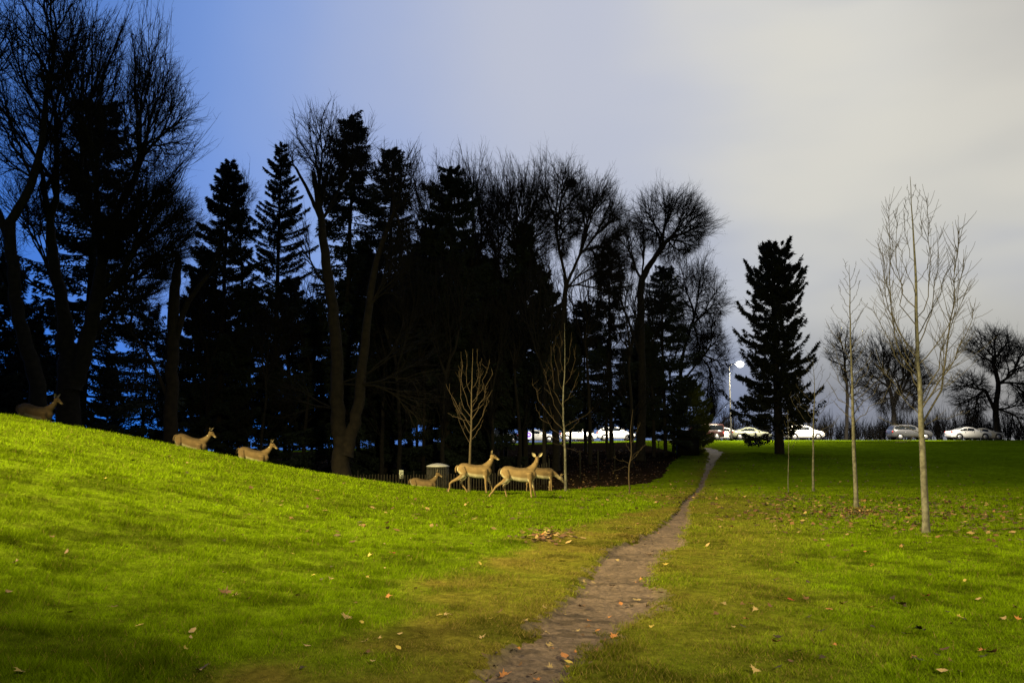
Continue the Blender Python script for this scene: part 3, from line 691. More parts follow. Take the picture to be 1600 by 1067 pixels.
b = far_base(1560, 100); bare_tree(b, [[(*b, .8), W(1556, 640, 100, .6), W(1560, 600, 100, .5), W(1553, 572, 100, .38)], [W(1558, 650, 100, .45), W(1540, 610, 100, .32)]], [(W(1553, 572, 100), (0, 0, 1), cr(1550, 542, 100, 48, 38, 1800, 64, .4), .3), (W(1540, 610, 100), (-.7, 0, .4), cr(1518, 615, 100, 42, 42, 1500, 65, .35), .22), (W(1560, 600, 100), (.8, 0, .5), cr(1600, 570, 100, 42, 55, 1500, 66, .35), .26), (W(1558, 640, 100), (.9, 0, .3), cr(1600, 640, 100, 42, 40, 700, 67, .3), .2)], 132, 'gnarled wide bare tree at the right edge behind the road', r_tip=.015, twigs=3, twl=.7)
b = far_base(1105, 112); bare_tree(b, [[(*b, .3), W(1100, 675, 112, .2)]], [(W(1100, 675, 112), (.8, 0, .4), cr(1128, 648, 112, 32, 28, 300, 68, .2), .12)], 133, 'small crooked bare tree beyond the road left of the street lamp', r_tip=.015, twigs=2, twl=.7)
# brush beyond the road: three shapes copied
bs = []
for k in range(3):
    rn = np.random.RandomState(90 + k); segs = []
    for q in range(9):
        x0, y0 = rn.uniform(-1.6, 1.6), rn.uniform(-.8, .8); hq = rn.uniform(3.2, 5.6)
        grow((x0, y0, -.2), (rn.uniform(-.2, .2), 0, 1), ellpts(46, (x0 + rn.uniform(-.5, .5), y0, hq * .62), (1.1, 1.0, hq * .42), rn, .3), .014, rn, segs, .06)
    PPb = np.array([s_[0] for s_ in segs]); RRb = np.array([s_[1] for s_ in segs]); mb = MB(); V, Fq = tubes(PPb, RRb, 3); mb.add(V, Fq)
    bs.append(mb.mesh('bare_shrub'))
    bs[-1].materials.append(M['twig'])
rb = random.Random(2)
SX = [1095 + i * 16 + rb.uniform(-5, 5) for i in range(33)] + [900]
slab = zone_labels(SX, 'leafless shrub')
for i, px in enumerate(SX):
    Yd = rb.choice([108, 112, 118]); b_ = far_base(px, Yd); tz = P(px, rb.uniform(630, 655), Yd)[2]
    o = obj('bare_shrub', bs[i % 3], None, loc=b_, rot=(0, 0, rb.uniform(0, 6)), scale=(1, 1, (tz - b_[2]) / 5.2))
    tag(o, slab[i], 'shrub', 'leafless shrubs beyond the road')

# ------------------------------------------------------------------ saplings
def sapling(base_px, top_px, branches, seed, label, r0, bark='palebark', twig='paletwig', tipn=6, name='young_tree', sub=.5, lean=None):
    b = hit(*base_px); Yd = b[1]; b[2] -= .03
    rn = np.random.RandomState(seed); top = P(top_px[0], top_px[1], Yd)
    mids = [np.array(P(base_px[0] + (top_px[0] - base_px[0]) * f + (rn.randn() * 1.2), base_px[1] + (top_px[1] - base_px[1]) * f, Yd)) for f in (.25, .5, .75)]
    pts = [b] + mids + [top]; rad = [r0, r0 * .78, r0 * .55, r0 * .3, .004]
    sp = spline([(*p_, r_) for p_, r_ in zip(pts, rad)], 22)
    sp[1:-1, :2] += rn.randn(20, 2) * .006
    root = thing(name, label, 'young tree', b)
    tb = MB(); tb.tube(sp[:, :3] - b, sp[:, 3], 10, False); 
    fl = sp[:3].copy(); fl[0, 3] *= 1.25; tb.tube(fl[:2, :3] - b, fl[:2, 3], 10, False)
    tb.build('trunk', M[bark], root, True)
    segs = []
    for (f, ex, ey, r_) in branches:        # f: fraction up the stem; (ex, ey) tip in the photograph
        i = f * 21; j = int(i); s0 = sp[j] + (sp[min(j + 1, 21)] - sp[j]) * (i - j)
        dy = rn.uniform(-.5, .5) * abs(ex - base_px[0]) / F * Yd
        e = P(ex, ey, Yd + dy); v = e - s0[:3]; l = np.linalg.norm(v)
        out = np.array([v[0], v[1], 0]); out /= np.linalg.norm(out) + 1e-6
        d0 = out * rn.uniform(.45, .8) + np.array([0, 0, rn.uniform(.5, .9)]); d1 = v / l * .8 + np.array([0, 0, .38]); d1 /= np.linalg.norm(d1)
        t = np.linspace(0, 1, 10)[:, None]; a_ = s0[:3] + d0 * l * .36; c_ = e - d1 * l * .34
        cv = (1 - t) ** 3 * s0[:3] + 3 * (1 - t) ** 2 * t * a_ + 3 * (1 - t) * t * t * c_ + t ** 3 * e
        cv[1:] += rn.randn(9, 3) * .012 * l ** .5
        cv[2:-1] += np.sin(np.arange(7) * rn.uniform(.8, 2))[:, None] * rn.randn(3) * .02 * l ** .5; segs.append((cv, np.linspace(r_ * .8, .0036, 10)))
        ns = max(2, int(l * tipn))
        for q in range(ns):
            k = rn.uniform(2, 9); kk = int(k); p0 = cv[kk] + (cv[min(kk + 1, 9)] - cv[kk]) * (k - kk); dd = cv[min(kk + 1, 9)] - cv[kk - 1]; dd /= np.linalg.norm(dd) + 1e-9
            sd = dd + rn.randn(3) * np.array([.75, .75, .35]) + np.array([0, 0, .12]); sd /= np.linalg.norm(sd)
            l2 = sub * l * rn.uniform(.12, .42) * (1.2 - kk / 14)
            tt = np.linspace(0, 1, 10)[:, None]; c2 = p0 + sd * l2 * tt + np.array([0, 0, .22]) * l2 * tt ** 2 + np.cumsum(rn.randn(10, 3) * .004, 0)
            segs.append((c2, np.linspace(max(.0036, r_ * .26), .0024, 10)))
    cb = MB(); V, Fq = tubes(np.array([s[0] for s in segs]) - b, np.array([s[1] for s in segs]), 5); cb.add(V, Fq)
    cb.build('crown', M[twig], root, True)
    return root
def branchset(rn, base, top, n, f0, f1, reach, rise, r):
    out = []
    for i in range(n):
        f = f0 + (f1 - f0) * (i + rn.rand() * .7) / n; y = base[1] + (top[1] - base[1]) * f; x = base[0] + (top[0] - base[0]) * f
        s = -1 if (i % 2) else 1
        w_ = reach * (1 - ((f - f0) / (1.02 - f0)) ** 1.5) * rn.uniform(.45, 1.0)
        out.append((f, x + s * w_, y - rise * (1 - .55 * f) * rn.uniform(.6, 1.15), r * (1 - .7 * f)))
    return out
rn = np.random.RandomState(8)
# right: nearest sapling
sapling((1447, 832), (1422, 276), [(.275, 1375, 650, .008), (.29, 1512, 640, .010), (.33, 1372, 560, .012), (.36, 1500, 575, .012), (.40, 1362, 480, .014), (.30, 1496, 355, .026), (.34, 1522, 480, .018), (.43, 1378, 395, .016), (.47, 1515, 440, .014), (.50, 1388, 320, .015), (.52, 1470, 362, .014), (.58, 1398, 330, .012), (.60, 1448, 310, .012), (.66, 1403, 375, .009), (.70, 1452, 345, .008), (.76, 1412, 330, .007), (.80, 1440, 320, .006), (.84, 1414, 310, .005), (.86, 1436, 300, .005), (.90, 1418, 292, .004), (.92, 1431, 288, .004), (.63, 1385, 345, .012), (.55, 1488, 400, .014), (.49, 1372, 380, .014), (.35, 1518, 510, .014), (.26, 1400, 690, .007), (.45, 1368, 430, .012), (.38, 1508, 405, .016)],
        201, 'tallest pale-barked young tree on the right lawn, nearest the camera', .066, tipn=13, sub=.62)
sapling((1338, 793), (1327, 414), branchset(rn, (1338, 793), (1327, 414), 30, .33, .95, 60, 70, .02), 202, 'pale slim young tree ringed by brown leaves, second of the row on the right lawn', .058, tipn=8)
sapling((1271, 768), (1270, 560), branchset(rn, (1271, 768), (1270, 560), 18, .36, .94, 54, 60, .016), 203, 'thin young tree whose trunk crosses the white hatchback', .045, tipn=7)
sapling((1232, 769), (1231, 640), branchset(rn, (1232, 769), (1231, 640), 8, .45, .92, 16, 28, .006), 204, 'smallest spindly sapling in front of the lone conifer', .018, tipn=8)
sapling((733, 768), (739, 545), [(.33, 712, 640, .012), (.36, 755, 655, .012), (.40, 706, 620, .016), (.45, 697, 600, .02), (.42, 768, 610, .018), (.5, 768, 575, .018), (.52, 716, 580, .016), (.56, 720, 550, .014), (.58, 752, 560, .014), (.62, 764, 562, .012), (.68, 729, 548, .010), (.72, 746, 545, .009), (.48, 700, 645, .012), (.55, 765, 625, .01)],
        205, 'brown young tree rising in front of the left standing deer', .050, twig='browntwig', bark='tanbark', tipn=5)
sapling((884, 768), (882, 505), [(.30, 838, 640, .016), (.33, 905, 655, .012), (.36, 832, 600, .018), (.42, 850, 575, .016), (.38, 925, 640, .014), (.26, 862, 690, .010), (.25, 908, 705, .010), (.5, 860, 540, .013), (.52, 905, 580, .013), (.6, 868, 525, .010), (.63, 900, 540, .010), (.7, 875, 515, .008), (.74, 893, 520, .008), (.28, 846, 672, .012)],
        206, 'young tree with wide low branches right of the standing deer', .052, tipn=5, twig='browntwig')
sapling((984, 771), (989, 640), [(.35, 960, 715, .010), (.38, 1003, 700, .010), (.5, 975, 670, .008), (.6, 1000, 660, .007), (.3, 955, 735, .006), (.42, 1012, 690, .006)],
        207, 'dim spindly sapling between the fence posts and the footpath', .03, bark='browntwig', twig='browntwig', tipn=6)

# ------------------------------------------------------------------ deer
def ring_tube(mb, pts, rad, sides=12):
    """pts (k,3), rad (k,2): half-width across y, half-height in the x-z plane"""
    pts = np.array(pts, float); rad = np.array(rad, float)
    T = np.gradient(pts, axis=0); T /= np.linalg.norm(T, axis=1, keepdims=True)
    a = np.arange(sides) * 2 * math.pi / sides; V = []
    for p, t, r in zip(pts, T, rad):
        side = np.array([0, 1., 0]); side -= t * (side @ t); side /= np.linalg.norm(side); up = np.cross(t, side)
        V.append(p + np.cos(a)[:, None] * side * r[0] + np.sin(a)[:, None] * up * r[1])
    k = len(pts); F_ = [[i * sides + j, i * sides + (j + 1) % sides, (i + 1) * sides + (j + 1) % sides, (i + 1) * sides + j] for i in range(k - 1) for j in range(sides)]
    mb.add(np.concatenate(V), [np.array(F_), np.array([list(range(sides))[::-1], [(k - 1) * sides + j for j in range(sides)]])])
def limb(mb, js, rs_, n=14):
    s = spline([(*j, r) for j, r in zip(js, rs_)], n); ring_tube(mb, s[:, :3], np.stack([s[:, 3], s[:, 3]], 1), 10)
def deer(label, loc, rz=0, head='side', legs=None, tail_dark=False, scale=1.0, pitch=0, neck=None, yaw=0, group=None):
    root = thing('deer', label, 'deer', loc, rz, group, scale); root.rotation_euler = (0, -pitch, rz)
    mb = MB()
    tor = [(-.545, .76, .03, .05), (-.51, .755, .085, .115), (-.43, .75, .135, .175), (-.30, .73, .158, .200), (-.12, .69, .165, .198), (.06, .665, .168, .205), (.22, .665, .155, .215), (.34, .69, .125, .200), (.43, .73, .09, .155), (.48, .76, .04, .07)]
    ring_tube(mb, [(a, 0, b) for a, b, _, _ in tor], [(c, d) for _, _, c, d in tor], 18)
    nk = neck or [(.30, .76), (.43, .90), (.505, 1.02), (.53, 1.11)]
    ring_tube(mb, [(x, 0, z) for x, z in nk], [(.09, .155), (.068, .10), (.052, .070), (.048, .058)], 14)
    hx, hz = nk[-1]
    cy_, sy_ = math.cos(yaw), math.sin(yaw)
    hd = -.30 if not neck else -.75
    def H(dx, dy, dz):   # head frame: forward, left, up, tilted down by hd and yawed
        x = dx * math.cos(hd) - dz * math.sin(hd); z = dx * math.sin(hd) + dz * math.cos(hd)
        return (hx + x * cy_ - dy * sy_, x * sy_ + dy * cy_, hz + z)
    hb = MB(); prof_h = [(-.07, .02, .03, .04), (-.03, .03, .058, .07), (.03, .03, .064, .074), (.09, .018, .052, .06), (.15, .0, .034, .042), (.20, -.012, .029, .033), (.235, -.018, .018, .022)]
    V = []; sd = 12; a = np.arange(sd) * 2 * math.pi / sd
    for dx, dz, rw, rh in prof_h:
        V += [H(dx, math.cos(q) * rw, dz + math.sin(q) * rh) for q in a]
    kk = len(prof_h); mb.add(np.array(V), [np.array([[i * sd + j, i * sd + (j + 1) % sd, (i + 1) * sd + (j + 1) % sd, (i + 1) * sd + j] for i in range(kk - 1) for j in range(sd)]), np.array([list(range(sd))[::-1], [(kk - 1) * sd + j for j in range(sd)]])])
    Lg = legs or {}
    d_f = [(0, 0), (0, 0)]; fl = Lg.get('front', [(.36, .36), (.31, .33)]); hl = Lg.get('hind', [(-.58, -.56), (-.36, -.36)])
    for i, sgn in enumerate((-1, 1)):
        foot, knee = fl[i]; fz = Lg.get('fz', (0, 0))[i]
        limb(mb, [(.31, sgn * .075, .74), (.325, sgn * .095, .58), (.335 + (knee - .33) * .4, sgn * .085, .46), (knee, sgn * .075, .30 + fz * .6), (foot, sgn * .072, .09 + fz), (foot + .015, sgn * .072, .015 + fz)], [.10, .085, .052, .033, .024, .031])
        foot, hock = hl[i]; fz = Lg.get('hz', (0, 0))[i]
        limb(mb, [(-.40, sgn * .08, .76), (-.34, sgn * .105, .62), (-.33 + (hock + .45) * .35, sgn * .10, .50), (hock, sgn * .085, .335 + fz * .5), ((hock + foot) / 2 + .01, sgn * .082, .20 + fz * .8), (foot, sgn * .08, .08 + fz), (foot + .02, sgn * .08, .015 + fz)], [.14, .125, .075, .038, .028, .024, .031])
    me = mb.mesh('body', True); tmp = bpy.data.objects.new('tmp_body', me); COL.objects.link(tmp)
    md = tmp.modifiers.new('r', 'REMESH'); md.mode = 'VOXEL'; md.voxel_size = .0125; md.use_smooth_shade = True
    ms_ = tmp.modifiers.new('s', 'SMOOTH'); ms_.iterations = 5; ms_.factor = .5
    bpy.context.view_layer.update(); dg = bpy.context.evaluated_depsgraph_get()
    me2 = bpy.data.meshes.new_from_object(tmp.evaluated_get(dg)); me2.name = 'body'; bpy.data.objects.remove(tmp)
    n = len(me2.vertices); co = np.empty(n * 3, np.float32); me2.vertices.foreach_get('co', co); co = co.reshape(-1, 3)
    nn = np.empty(n * 3, np.float32); me2.vertices.foreach_get('normal', nn); nn = nn.reshape(-1, 3)
    brown = np.array([.135, .092, .052]); pale = np.array([.40, .36, .29]); c = np.tile(brown, (n, 1))
    back = smooth(nn[:, 2], .3, 1)[:, None]; c *= (1 - .5 * back)
    belly = (smooth(-nn[:, 2], .15, .6) * (co[:, 2] > .4) * (co[:, 0] < .3) * (co[:, 0] > -.5))[:, None]; c = c * (1 - belly) + pale * belly
    inner = (smooth(-np.abs(co[:, 1]), -.07, -.045) * (co[:, 2] < .62) * (co[:, 2] > .30) * .4)[:, None]; c = c * (1 - inner) + pale * inner
    legl = (smooth(-co[:, 2], -.35, -.15) * .22)[:, None]; c = c * (1 - legl) + np.array([.22, .155, .09]) * legl
    hoof = (co[:, 2] < .035)[:, None]; c = np.where(hoof & (Lg.get('fz') is None), np.array([.03, .025, .02]), c)
    rump = (smooth(-co[:, 0], .50, .54) * smooth(-np.abs(co[:, 1]), -.09, -.05))[:, None]; c = c * (1 - rump) + pale * rump
    if not neck:
        p = np.array(H(.17, 0, -.05)); q_ = (np.linalg.norm(co - p, axis=1) < .045)[:, None]; c = np.where(q_, pale, c)
        p = np.array(H(-.02, 0, -.10)); q_ = (np.linalg.norm(co - p, axis=1) < .05)[:, None]; c = np.where(q_, pale * .9, c)
    c *= (.62 + .85 * fbm(co[:, 0] * 7 + 20, co[:, 2] * 9 + co[:, 1] * 5 + 20, 3))[:, None]
    at = me2.attributes.new('tint', 'FLOAT_COLOR', 'POINT'); cc = np.ones((n, 4), np.float32); cc[:, :3] = c; at.data.foreach_set('color', cc.ravel())
    me2.materials.clear(); me2.polygons.foreach_set('use_smooth', np.ones(len(me2.polygons), bool))
    obj('body', me2, M['coat'], root)
    for sgn in (-1, 1):
        eb = MB(); eb.ell(H(.055, sgn * .056, .045), (.013, .013, .014), 8, 6); eb.build('eye', M['eye'], root, True)
        # ear: cupped leaf
        V = []; L_ = .15
        for i, (t, wd) in enumerate([(0, .018), (.25, .040), (.5, .048), (.75, .034), (1.0, .006)]):
            for s in (-1, -.5, 0, .5, 1):
                cup = -.022 * (1 - s * s) * (1 if wd > .01 else 0)
                V.append(H(-.035 + cup - .02 * t + (abs(sgn) * 0), sgn * (.045 + L_ * t * .72) + s * wd * .75 * sgn, .075 + L_ * t * .78 - s * wd * .66))
        V = np.array(V); V2 = V + (np.array(H(-.008, 0, 0)) - np.array(H(0, 0, 0)))
        q = [[i * 5 + j, i * 5 + j + 1, (i + 1) * 5 + j + 1, (i + 1) * 5 + j] for i in range(4) for j in range(4)]
        em = MB(); em.add(V, np.array(q), pale * .6 + brown * .4); em.add(V2, np.array(q)[:, ::-1], brown * .9)
        em.build('ear', M['coat'], root, True)
    nb_ = MB(); nb_.ell(H(.238, 0, -.008), (.014, .02, .015), 8, 6); nb_.build('nose', M['nose'], root, True)
    tl = MB(); s = spline([(-.52, 0, .84, .03), (-.575, 0, .79, .036), (-.59, 0, .70, .03), (-.585, 0, .63, .012)], 8); tl.tube(s[:, :3], s[:, 3], 8)
    td = tl.mesh('tail', True); at = td.attributes.new('tint', 'FLOAT_COLOR', 'POINT'); cc = np.ones((len(td.vertices), 4), np.float32); cc[:, :3] = (.03, .022, .016) if tail_dark else brown * .9; at.data.foreach_set('color', cc.ravel())
    obj('tail', td, M['coat'], root)
    return root
def dpos(px, py, dz=0, dy=0):
    p = hit(px, py); return (p[0], p[1], p[2] + dz)
deer('doe in clean profile behind the brown young tree, looking right', dpos(742, 771), 0, legs={'front': [(.345, .33), (.53, .47)], 'hind': [(-.80, -.74), (-.26, -.44)]}, scale=.96, yaw=-.05)
deer('doe with its head turned to face the camera and ears spread', dpos(811, 778), R(-4), legs={'front': [(.36, .34), (.47, .42)], 'hind': [(-.86, -.66), (-.38, -.46)]}, tail_dark=True, scale=.95, yaw=R(-84), neck=None)
deer('grazing deer with its head low, half hidden behind the camera-facing doe', (P(846, 770, 27.9)[0], 27.9, gz(P(846, 770, 27.9)[0], 27.9)), R(8), neck=[(.30, .72), (.48, .66), (.62, .56), (.72, .47)], scale=.92)
run = {'front': [(.72, .56), (.60, .50)], 'hind': [(-.86, -.70), (-.76, -.62)], 'fz': (.22, .12), 'hz': (.06, .0)}
run2 = {'front': [(.12, .30), (.22, .36)], 'hind': [(-.18, -.36), (-.08, -.3)], 'fz': (.10, .18), 'hz': (.05, .12)}
def rundeer(px, py, Yd, lab, legs, pitch, sc_=1.0, rz=0):
    p = P(px, py, Yd); g = gz(p[0], Yd); deer(lab, (p[0], Yd, g), rz, legs=legs, scale=sc_, pitch=pitch)
rundeer(292, 690, 25.9, 'deer bounding down behind the bank, left of the two beside the snag', run, R(-12), 1.0)
rundeer(392, 700, 27.0, 'deer running down behind the bank just left of the slatted fence', run2, R(-9), 1.0)
rundeer(52, 640, 23.6, 'deer running along the crest of the bank at the left edge of the photo', run, R(-7), 1.0)
rundeer(660, 745, 31.2, 'dim brown deer beside the domed bin', {'front': [(.36, .36), (.31, .33)], 'hind': [(-.58, -.56), (-.36, -.36)]}, R(-4), .95)
# ------------------------------------------------------------------ fence round the wood
slat = [(P(300, 700, 29)[0], 29.5), (-10.5, 31), (-8.5, 32.0), (-6.2, 32.4), (-4.0, 32.8), (-1.8, 33.3), (.4, 34.0), (1.6, 34.6)]
ft = thing('slatted_fence', 'dark weathered slatted fence running behind the bank towards the litter bin', 'fence', (slat[0][0], slat[0][1], gz(*slat[0])))
o0 = np.array(ft.location)
sb = MB(); tot = 0
for (xa, ya), (xb, yb) in zip(slat[:-1], slat[1:]):
    Ls = math.hypot(xb - xa, yb - ya); n = int(Ls / .115); rz = math.atan2(yb - ya, xb - xa)
    for i in range(n):
        f = i / n; x = xa + (xb - xa) * f; y = ya + (yb - ya) * f; z = gz(x, y)
        sb.box(np.array([x, y, z + .62 + rnd.uniform(-.02, .02)]) - o0, (.022, .009, .60), rz)
    for hz_ in (.25, .65, 1.05):
        za, zb = gz(xa, ya), gz(xb, yb); sb.tube([np.array([xa, ya - .02, za + hz_]) - o0, np.array([xb, yb - .02, zb + hz_]) - o0], [.006, .006], 5)
sb.build('slat_panel', M['fence'], ft)
for (x, y) in slat:
    pb = MB(); z = gz(x, y); pb.tube([(0, 0, -.3), (0, 0, 1.38)], [.03, .03], 8); pb.build('post', M['darkmetal'], ft, loc=np.array([x, y + .05, z]) - o0)
wire = [hit(a, b)[:2] for a, b in [(907, 753), (935, 750), (961, 744), (1008, 731), (1030, 722), (1052, 714), (1066, 711), (1088, 707)]]
wt_ = thing('wire_fence', 'thin dark post and wire fence along the right edge of the wood', 'fence', (*wire[0], gz(*wire[0])))
o0 = np.array(wt_.location)
for (x, y) in wire:
    pb = MB(); z = gz(x, y); pb.tube([(0, 0, -.2), (0, 0, 1.35), (0, 0, 1.4)], [.035, .033, .015], 8); pb.build('post', M['darkmetal'], wt_, loc=np.array([x, y, z]) - o0)
wb = MB(); pts = [(slat[-1][0], slat[-1][1])] + [tuple(q) for q in wire]
for (xa, ya), (xb, yb) in zip(pts[:-1], pts[1:]):
    for hz_ in (.3, .6, .9, 1.2): wb.tube([np.array([xa, ya, gz(xa, ya) + hz_]) - o0, np.array([xb, yb, gz(xb, yb) + hz_]) - o0], [.005, .005], 4)
wb.build('wire', M['darkmetal'], wt_)
# dark cabinet by the last post
c0 = hit(1075, 711); cb_ = thing('park_cabinet', 'black box-like cabinet at the end of the wire fence by the lawn', 'cabinet', c0)
k_ = MB(); k_.box((0, 0, .62), (.80, .35, .62)); k_.build('housing', M['darkmetal'], cb_)
k_ = MB(); k_.box((0, 0, 1.27), (.86, .40, .03)); k_.build('lid', M['darkmetal'], cb_)
k_ = MB(); k_.box((-.39, -.36, .62), (.36, .012, .55)); k_.box((.39, -.36, .62), (.36, .012, .55)); k_.build('door', M['darkmetal'], cb_)
# ------------------------------------------------------------------ litter bin, notice
bx_, by_ = P(684, 740, 33.6)[0], 33.6
bz = P(684, 727, 33.6)[2] - 1.12
lb = thing('litter_bin', 'slatted litter bin with a pale domed lid behind the bank', 'litter bin', (bx_, by_, gz(bx_, by_) - .02))
hb_ = P(684, 728, 33.6)[2] - lb.location[2]
s_ = MB(); R0 = .455
for i in range(34):
    a = i * 2 * math.pi / 34; s_.box((math.cos(a) * R0, math.sin(a) * R0, hb_ / 2), (.012, .030, hb_ / 2 - .03), a)
s_.build('slats', M['bindark'], lb)
s_ = MB(); s_.tube([(0, 0, .05), (0, 0, hb_ - .08)], [R0 - .05] * 2, 24); s_.build('liner', M['black'], lb)
s_ = MB()
for q in (.12, hb_ - .1): s_.tube([(0, 0, q - .02), (0, 0, q + .02)], [R0 + .014] * 2, 28)
s_.build('hoop', M['darkmetal'], lb)
s_ = MB(); s_.tube([(0, 0, hb_ - .02), (0, 0, hb_), (0, 0, hb_ + .045), (0, 0, hb_ + .085), (0, 0, hb_ + .11), (0, 0, hb_ + .118)], [R0 + .03, R0 + .03, .40, .27, .13, .02], 28); s_.build('lid', M['binlid'], lb, True)
p = P(627, 741, 33.05); sg = thing('notice_sign', 'small pale notice with dark markings fixed to the slatted fence', 'sign', p)
s_ = MB(); s_.box((0, 0, 0), (.085, .006, .175)); s_.build('board', M['sign'], sg)
s_ = MB()
for (x, z, a, b) in [(-.02, .11, .035, .010), (.03, .085, .012, .03), (-.005, .055, .04, .009), (-.035, .02, .012, .025), (0, -.01, .035, .009), (.035, -.045, .010, .022), (-.01, -.08, .045, .010), (-.03, -.12, .02, .014)]: s_.box((x, -.009, z), (a, .003, b))
s_.build('marking', M['black'], sg)

# ------------------------------------------------------------------ road beyond the lawn
def strip(name, y0, y1, dz, m, label, x0=-260, x1=260, n=240):
    xs = np.linspace(x0, x1, n); V = []
    for x in xs:
        for y in (y0, y1): V.append((x, y, float(hgt(x, 92, False)) + dz))
    F_ = [[2 * i, 2 * i + 2, 2 * i + 3, 2 * i + 1] for i in range(n - 1)]
    o = obj(name, mesh_np(name, np.array(V), [np.array(F_)]), m); return tag(o, label, None, None, 'structure')
strip('road', 88.9, 98.5, .06, M['asphalt'], 'asphalt park road behind the lawn')
strip('kerb', 88.6, 88.9, .16, M['kerb'], 'pale kerb between lawn and road')
strip('road_marking', 93.6, 93.75, .066, M['paintline'], 'painted centre line of the road')
def sheet(name, y0, y1, z, m, lab):
    o = obj(name, mesh_np(name, np.array([(-2500, y0, z), (2500, y0, z), (2500, y1, z), (-2500, y1, z)]), [np.array([[0, 1, 2, 3]])]), m); return tag(o, lab, None, None, 'structure')
sheet('lake', 150, 2600, -1.9, M['water'], 'distant lake reflecting the blue dusk sky')

# ------------------------------------------------------------------ cars
MW = {}
def car(label, px, Yd, col, kind='hatch', group=None, L_=4.35, H_=1.46, face=1, lights=None, name=None, side=1):
    x = P(px, 685, Yd)[0]; z = float(hgt(x, 92, False)) + .062
    t = thing(name or {'hatch': 'parked_hatchback', 'suv': 'parked_crossover', 'coupe': 'parked_coupe', 'van': 'passing_van', 'sedan': 'parked_sedan'}[kind], label, 'car', (x, Yd, z), 0 if face > 0 else math.pi, group)
    h = L_ / 2; Wd = .88
    # stations x, z_low, z_belt, z_top, top half width
    prof = {'hatch': [(-1, .50, .62, .70, .78), (-.985, .30, .80, .86, .80), (-.93, .24, .92, 1.0, .78), (-.86, .22, .95, 1.22, .70), (-.70, .20, .95, 1.42, .64), (-.40, .18, .95, 1.48, .62), (0.0, .18, .94, 1.46, .62), (.20, .18, .93, 1.36, .62), (.46, .18, .93, 1.06, .68), (.60, .20, .90, .95, .76), (.82, .22, .82, .86, .76), (.95, .26, .70, .74, .72), (1, .40, .52, .60, .62)],
            'suv': [(-1, .55, .70, .76, .80), (-.985, .34, .88, .95, .80), (-.93, .28, 1.0, 1.10, .78), (-.84, .26, 1.04, 1.42, .70), (-.70, .25, 1.04, 1.56, .66), (-.35, .24, 1.03, 1.60, .64), (0.0, .24, 1.02, 1.57, .64), (.18, .24, 1.02, 1.46, .64), (.42, .24, 1.02, 1.14, .70), (.56, .25, .98, 1.04, .78), (.82, .26, .92, .96, .78), (.95, .30, .78, .82, .74), (1, .44, .58, .66, .64)],
            'coupe': [(-1, .48, .62, .70, .76), (-.985, .28, .82, .88, .80), (-.92, .24, .90, .95, .78), (-.72, .20, .92, .99, .74), (-.55, .18, .92, 1.12, .66), (-.30, .17, .91, 1.32, .60), (-.05, .17, .90, 1.38, .58), (.15, .17, .89, 1.30, .60), (.44, .17, .88, .98, .68), (.56, .18, .85, .90, .76), (.82, .20, .76, .80, .76), (.95, .24, .64, .68, .72), (1, .38, .48, .56, .60)],
            'van': [(-1, .50, .9, 1.0, .84), (-.985, .32, 1.05, 1.7, .80), (-.93, .28, 1.08, 1.85, .78), (-.6, .26, 1.08, 1.90, .78), (-.2, .26, 1.08, 1.90, .78), (.2, .26, 1.08, 1.88, .76), (.42, .26, 1.06, 1.78, .74), (.66, .26, 1.04, 1.16, .76), (.84, .28, .96, 1.02, .78), (.96, .32, .80, .86, .76), (1, .44, .62, .70, .66)]}
    prof['sedan'] = prof['coupe']
    pr = prof[kind]; ks = H_ / max(q[3] for q in pr)
    key = (kind, L_)
    mb = MB(); V = []
    for (f, zl, zb, zt, tw) in pr:
        xx = f * h; w_ = Wd if abs(f) < .9 else Wd * (1 - (abs(f) - .9) * 2.2)
        zl, zb, zt = zl * ks, zb * ks, zt * ks
        half = [(0, zl), (w_ * .86, zl), (w_ * .97, zl + .08), (w_, (zl + zb) / 2), (w_ * .97, zb - .03), (min(w_, tw) * 1.0 + (w_ * .94 - min(w_, tw)) * (.95 if zt - zb > .1 else .2), zb + .0), (min(w_, tw), zt - min(.05, (zt - zb) * .4)), (min(w_, tw) * .82, zt), (0, zt + .012)]
        ring = [(xx, y_, z_) for y_, z_ in half] + [(xx, -y_, z_) for y_, z_ in half[-2:0:-1]]
        V += ring
    m_ = 16; kst = len(pr)
    Fq = [[i * m_ + j, i * m_ + (j + 1) % m_, (i + 1) * m_ + (j + 1) % m_, (i + 1) * m_ + j] for i in range(kst - 1) for j in range(m_)]
    Vn = np.array(V)
    mb.add(Vn, [np.array(Fq)[:, ::-1], np.array([list(range(m_)), [(kst - 1) * m_ + j for j in range(m_)][::-1]])])
    bo = mb.build('body', M[col], t, True)
    # wheel arches + wheels
    wx = (-.62 * h, .62 * h)
    for xw in wx:
        for sy in (-1, 1):
            ab = MB(); ab.tube([(xw, sy * (Wd - .06), .34), (xw, sy * (Wd + .004), .34)], [.385, .385], 22); ab.build('wheel_arch', M['black'], t)
            wb_ = MB(); wb_.tube([(xw, sy * (Wd - .14), .32), (xw, sy * (Wd + .010), .32), (xw, sy * (Wd + .022), .32)], [.325, .325, .30], 24); wo_ = wb_.build('wheel', M['black'], t)
            rb_ = MB(); rb_.tube([(xw, sy * (Wd + .0), .32), (xw, sy * (Wd + .028), .32)], [.225, .215], 20); 
            rb_.build('rim', M['rim'], wo_)
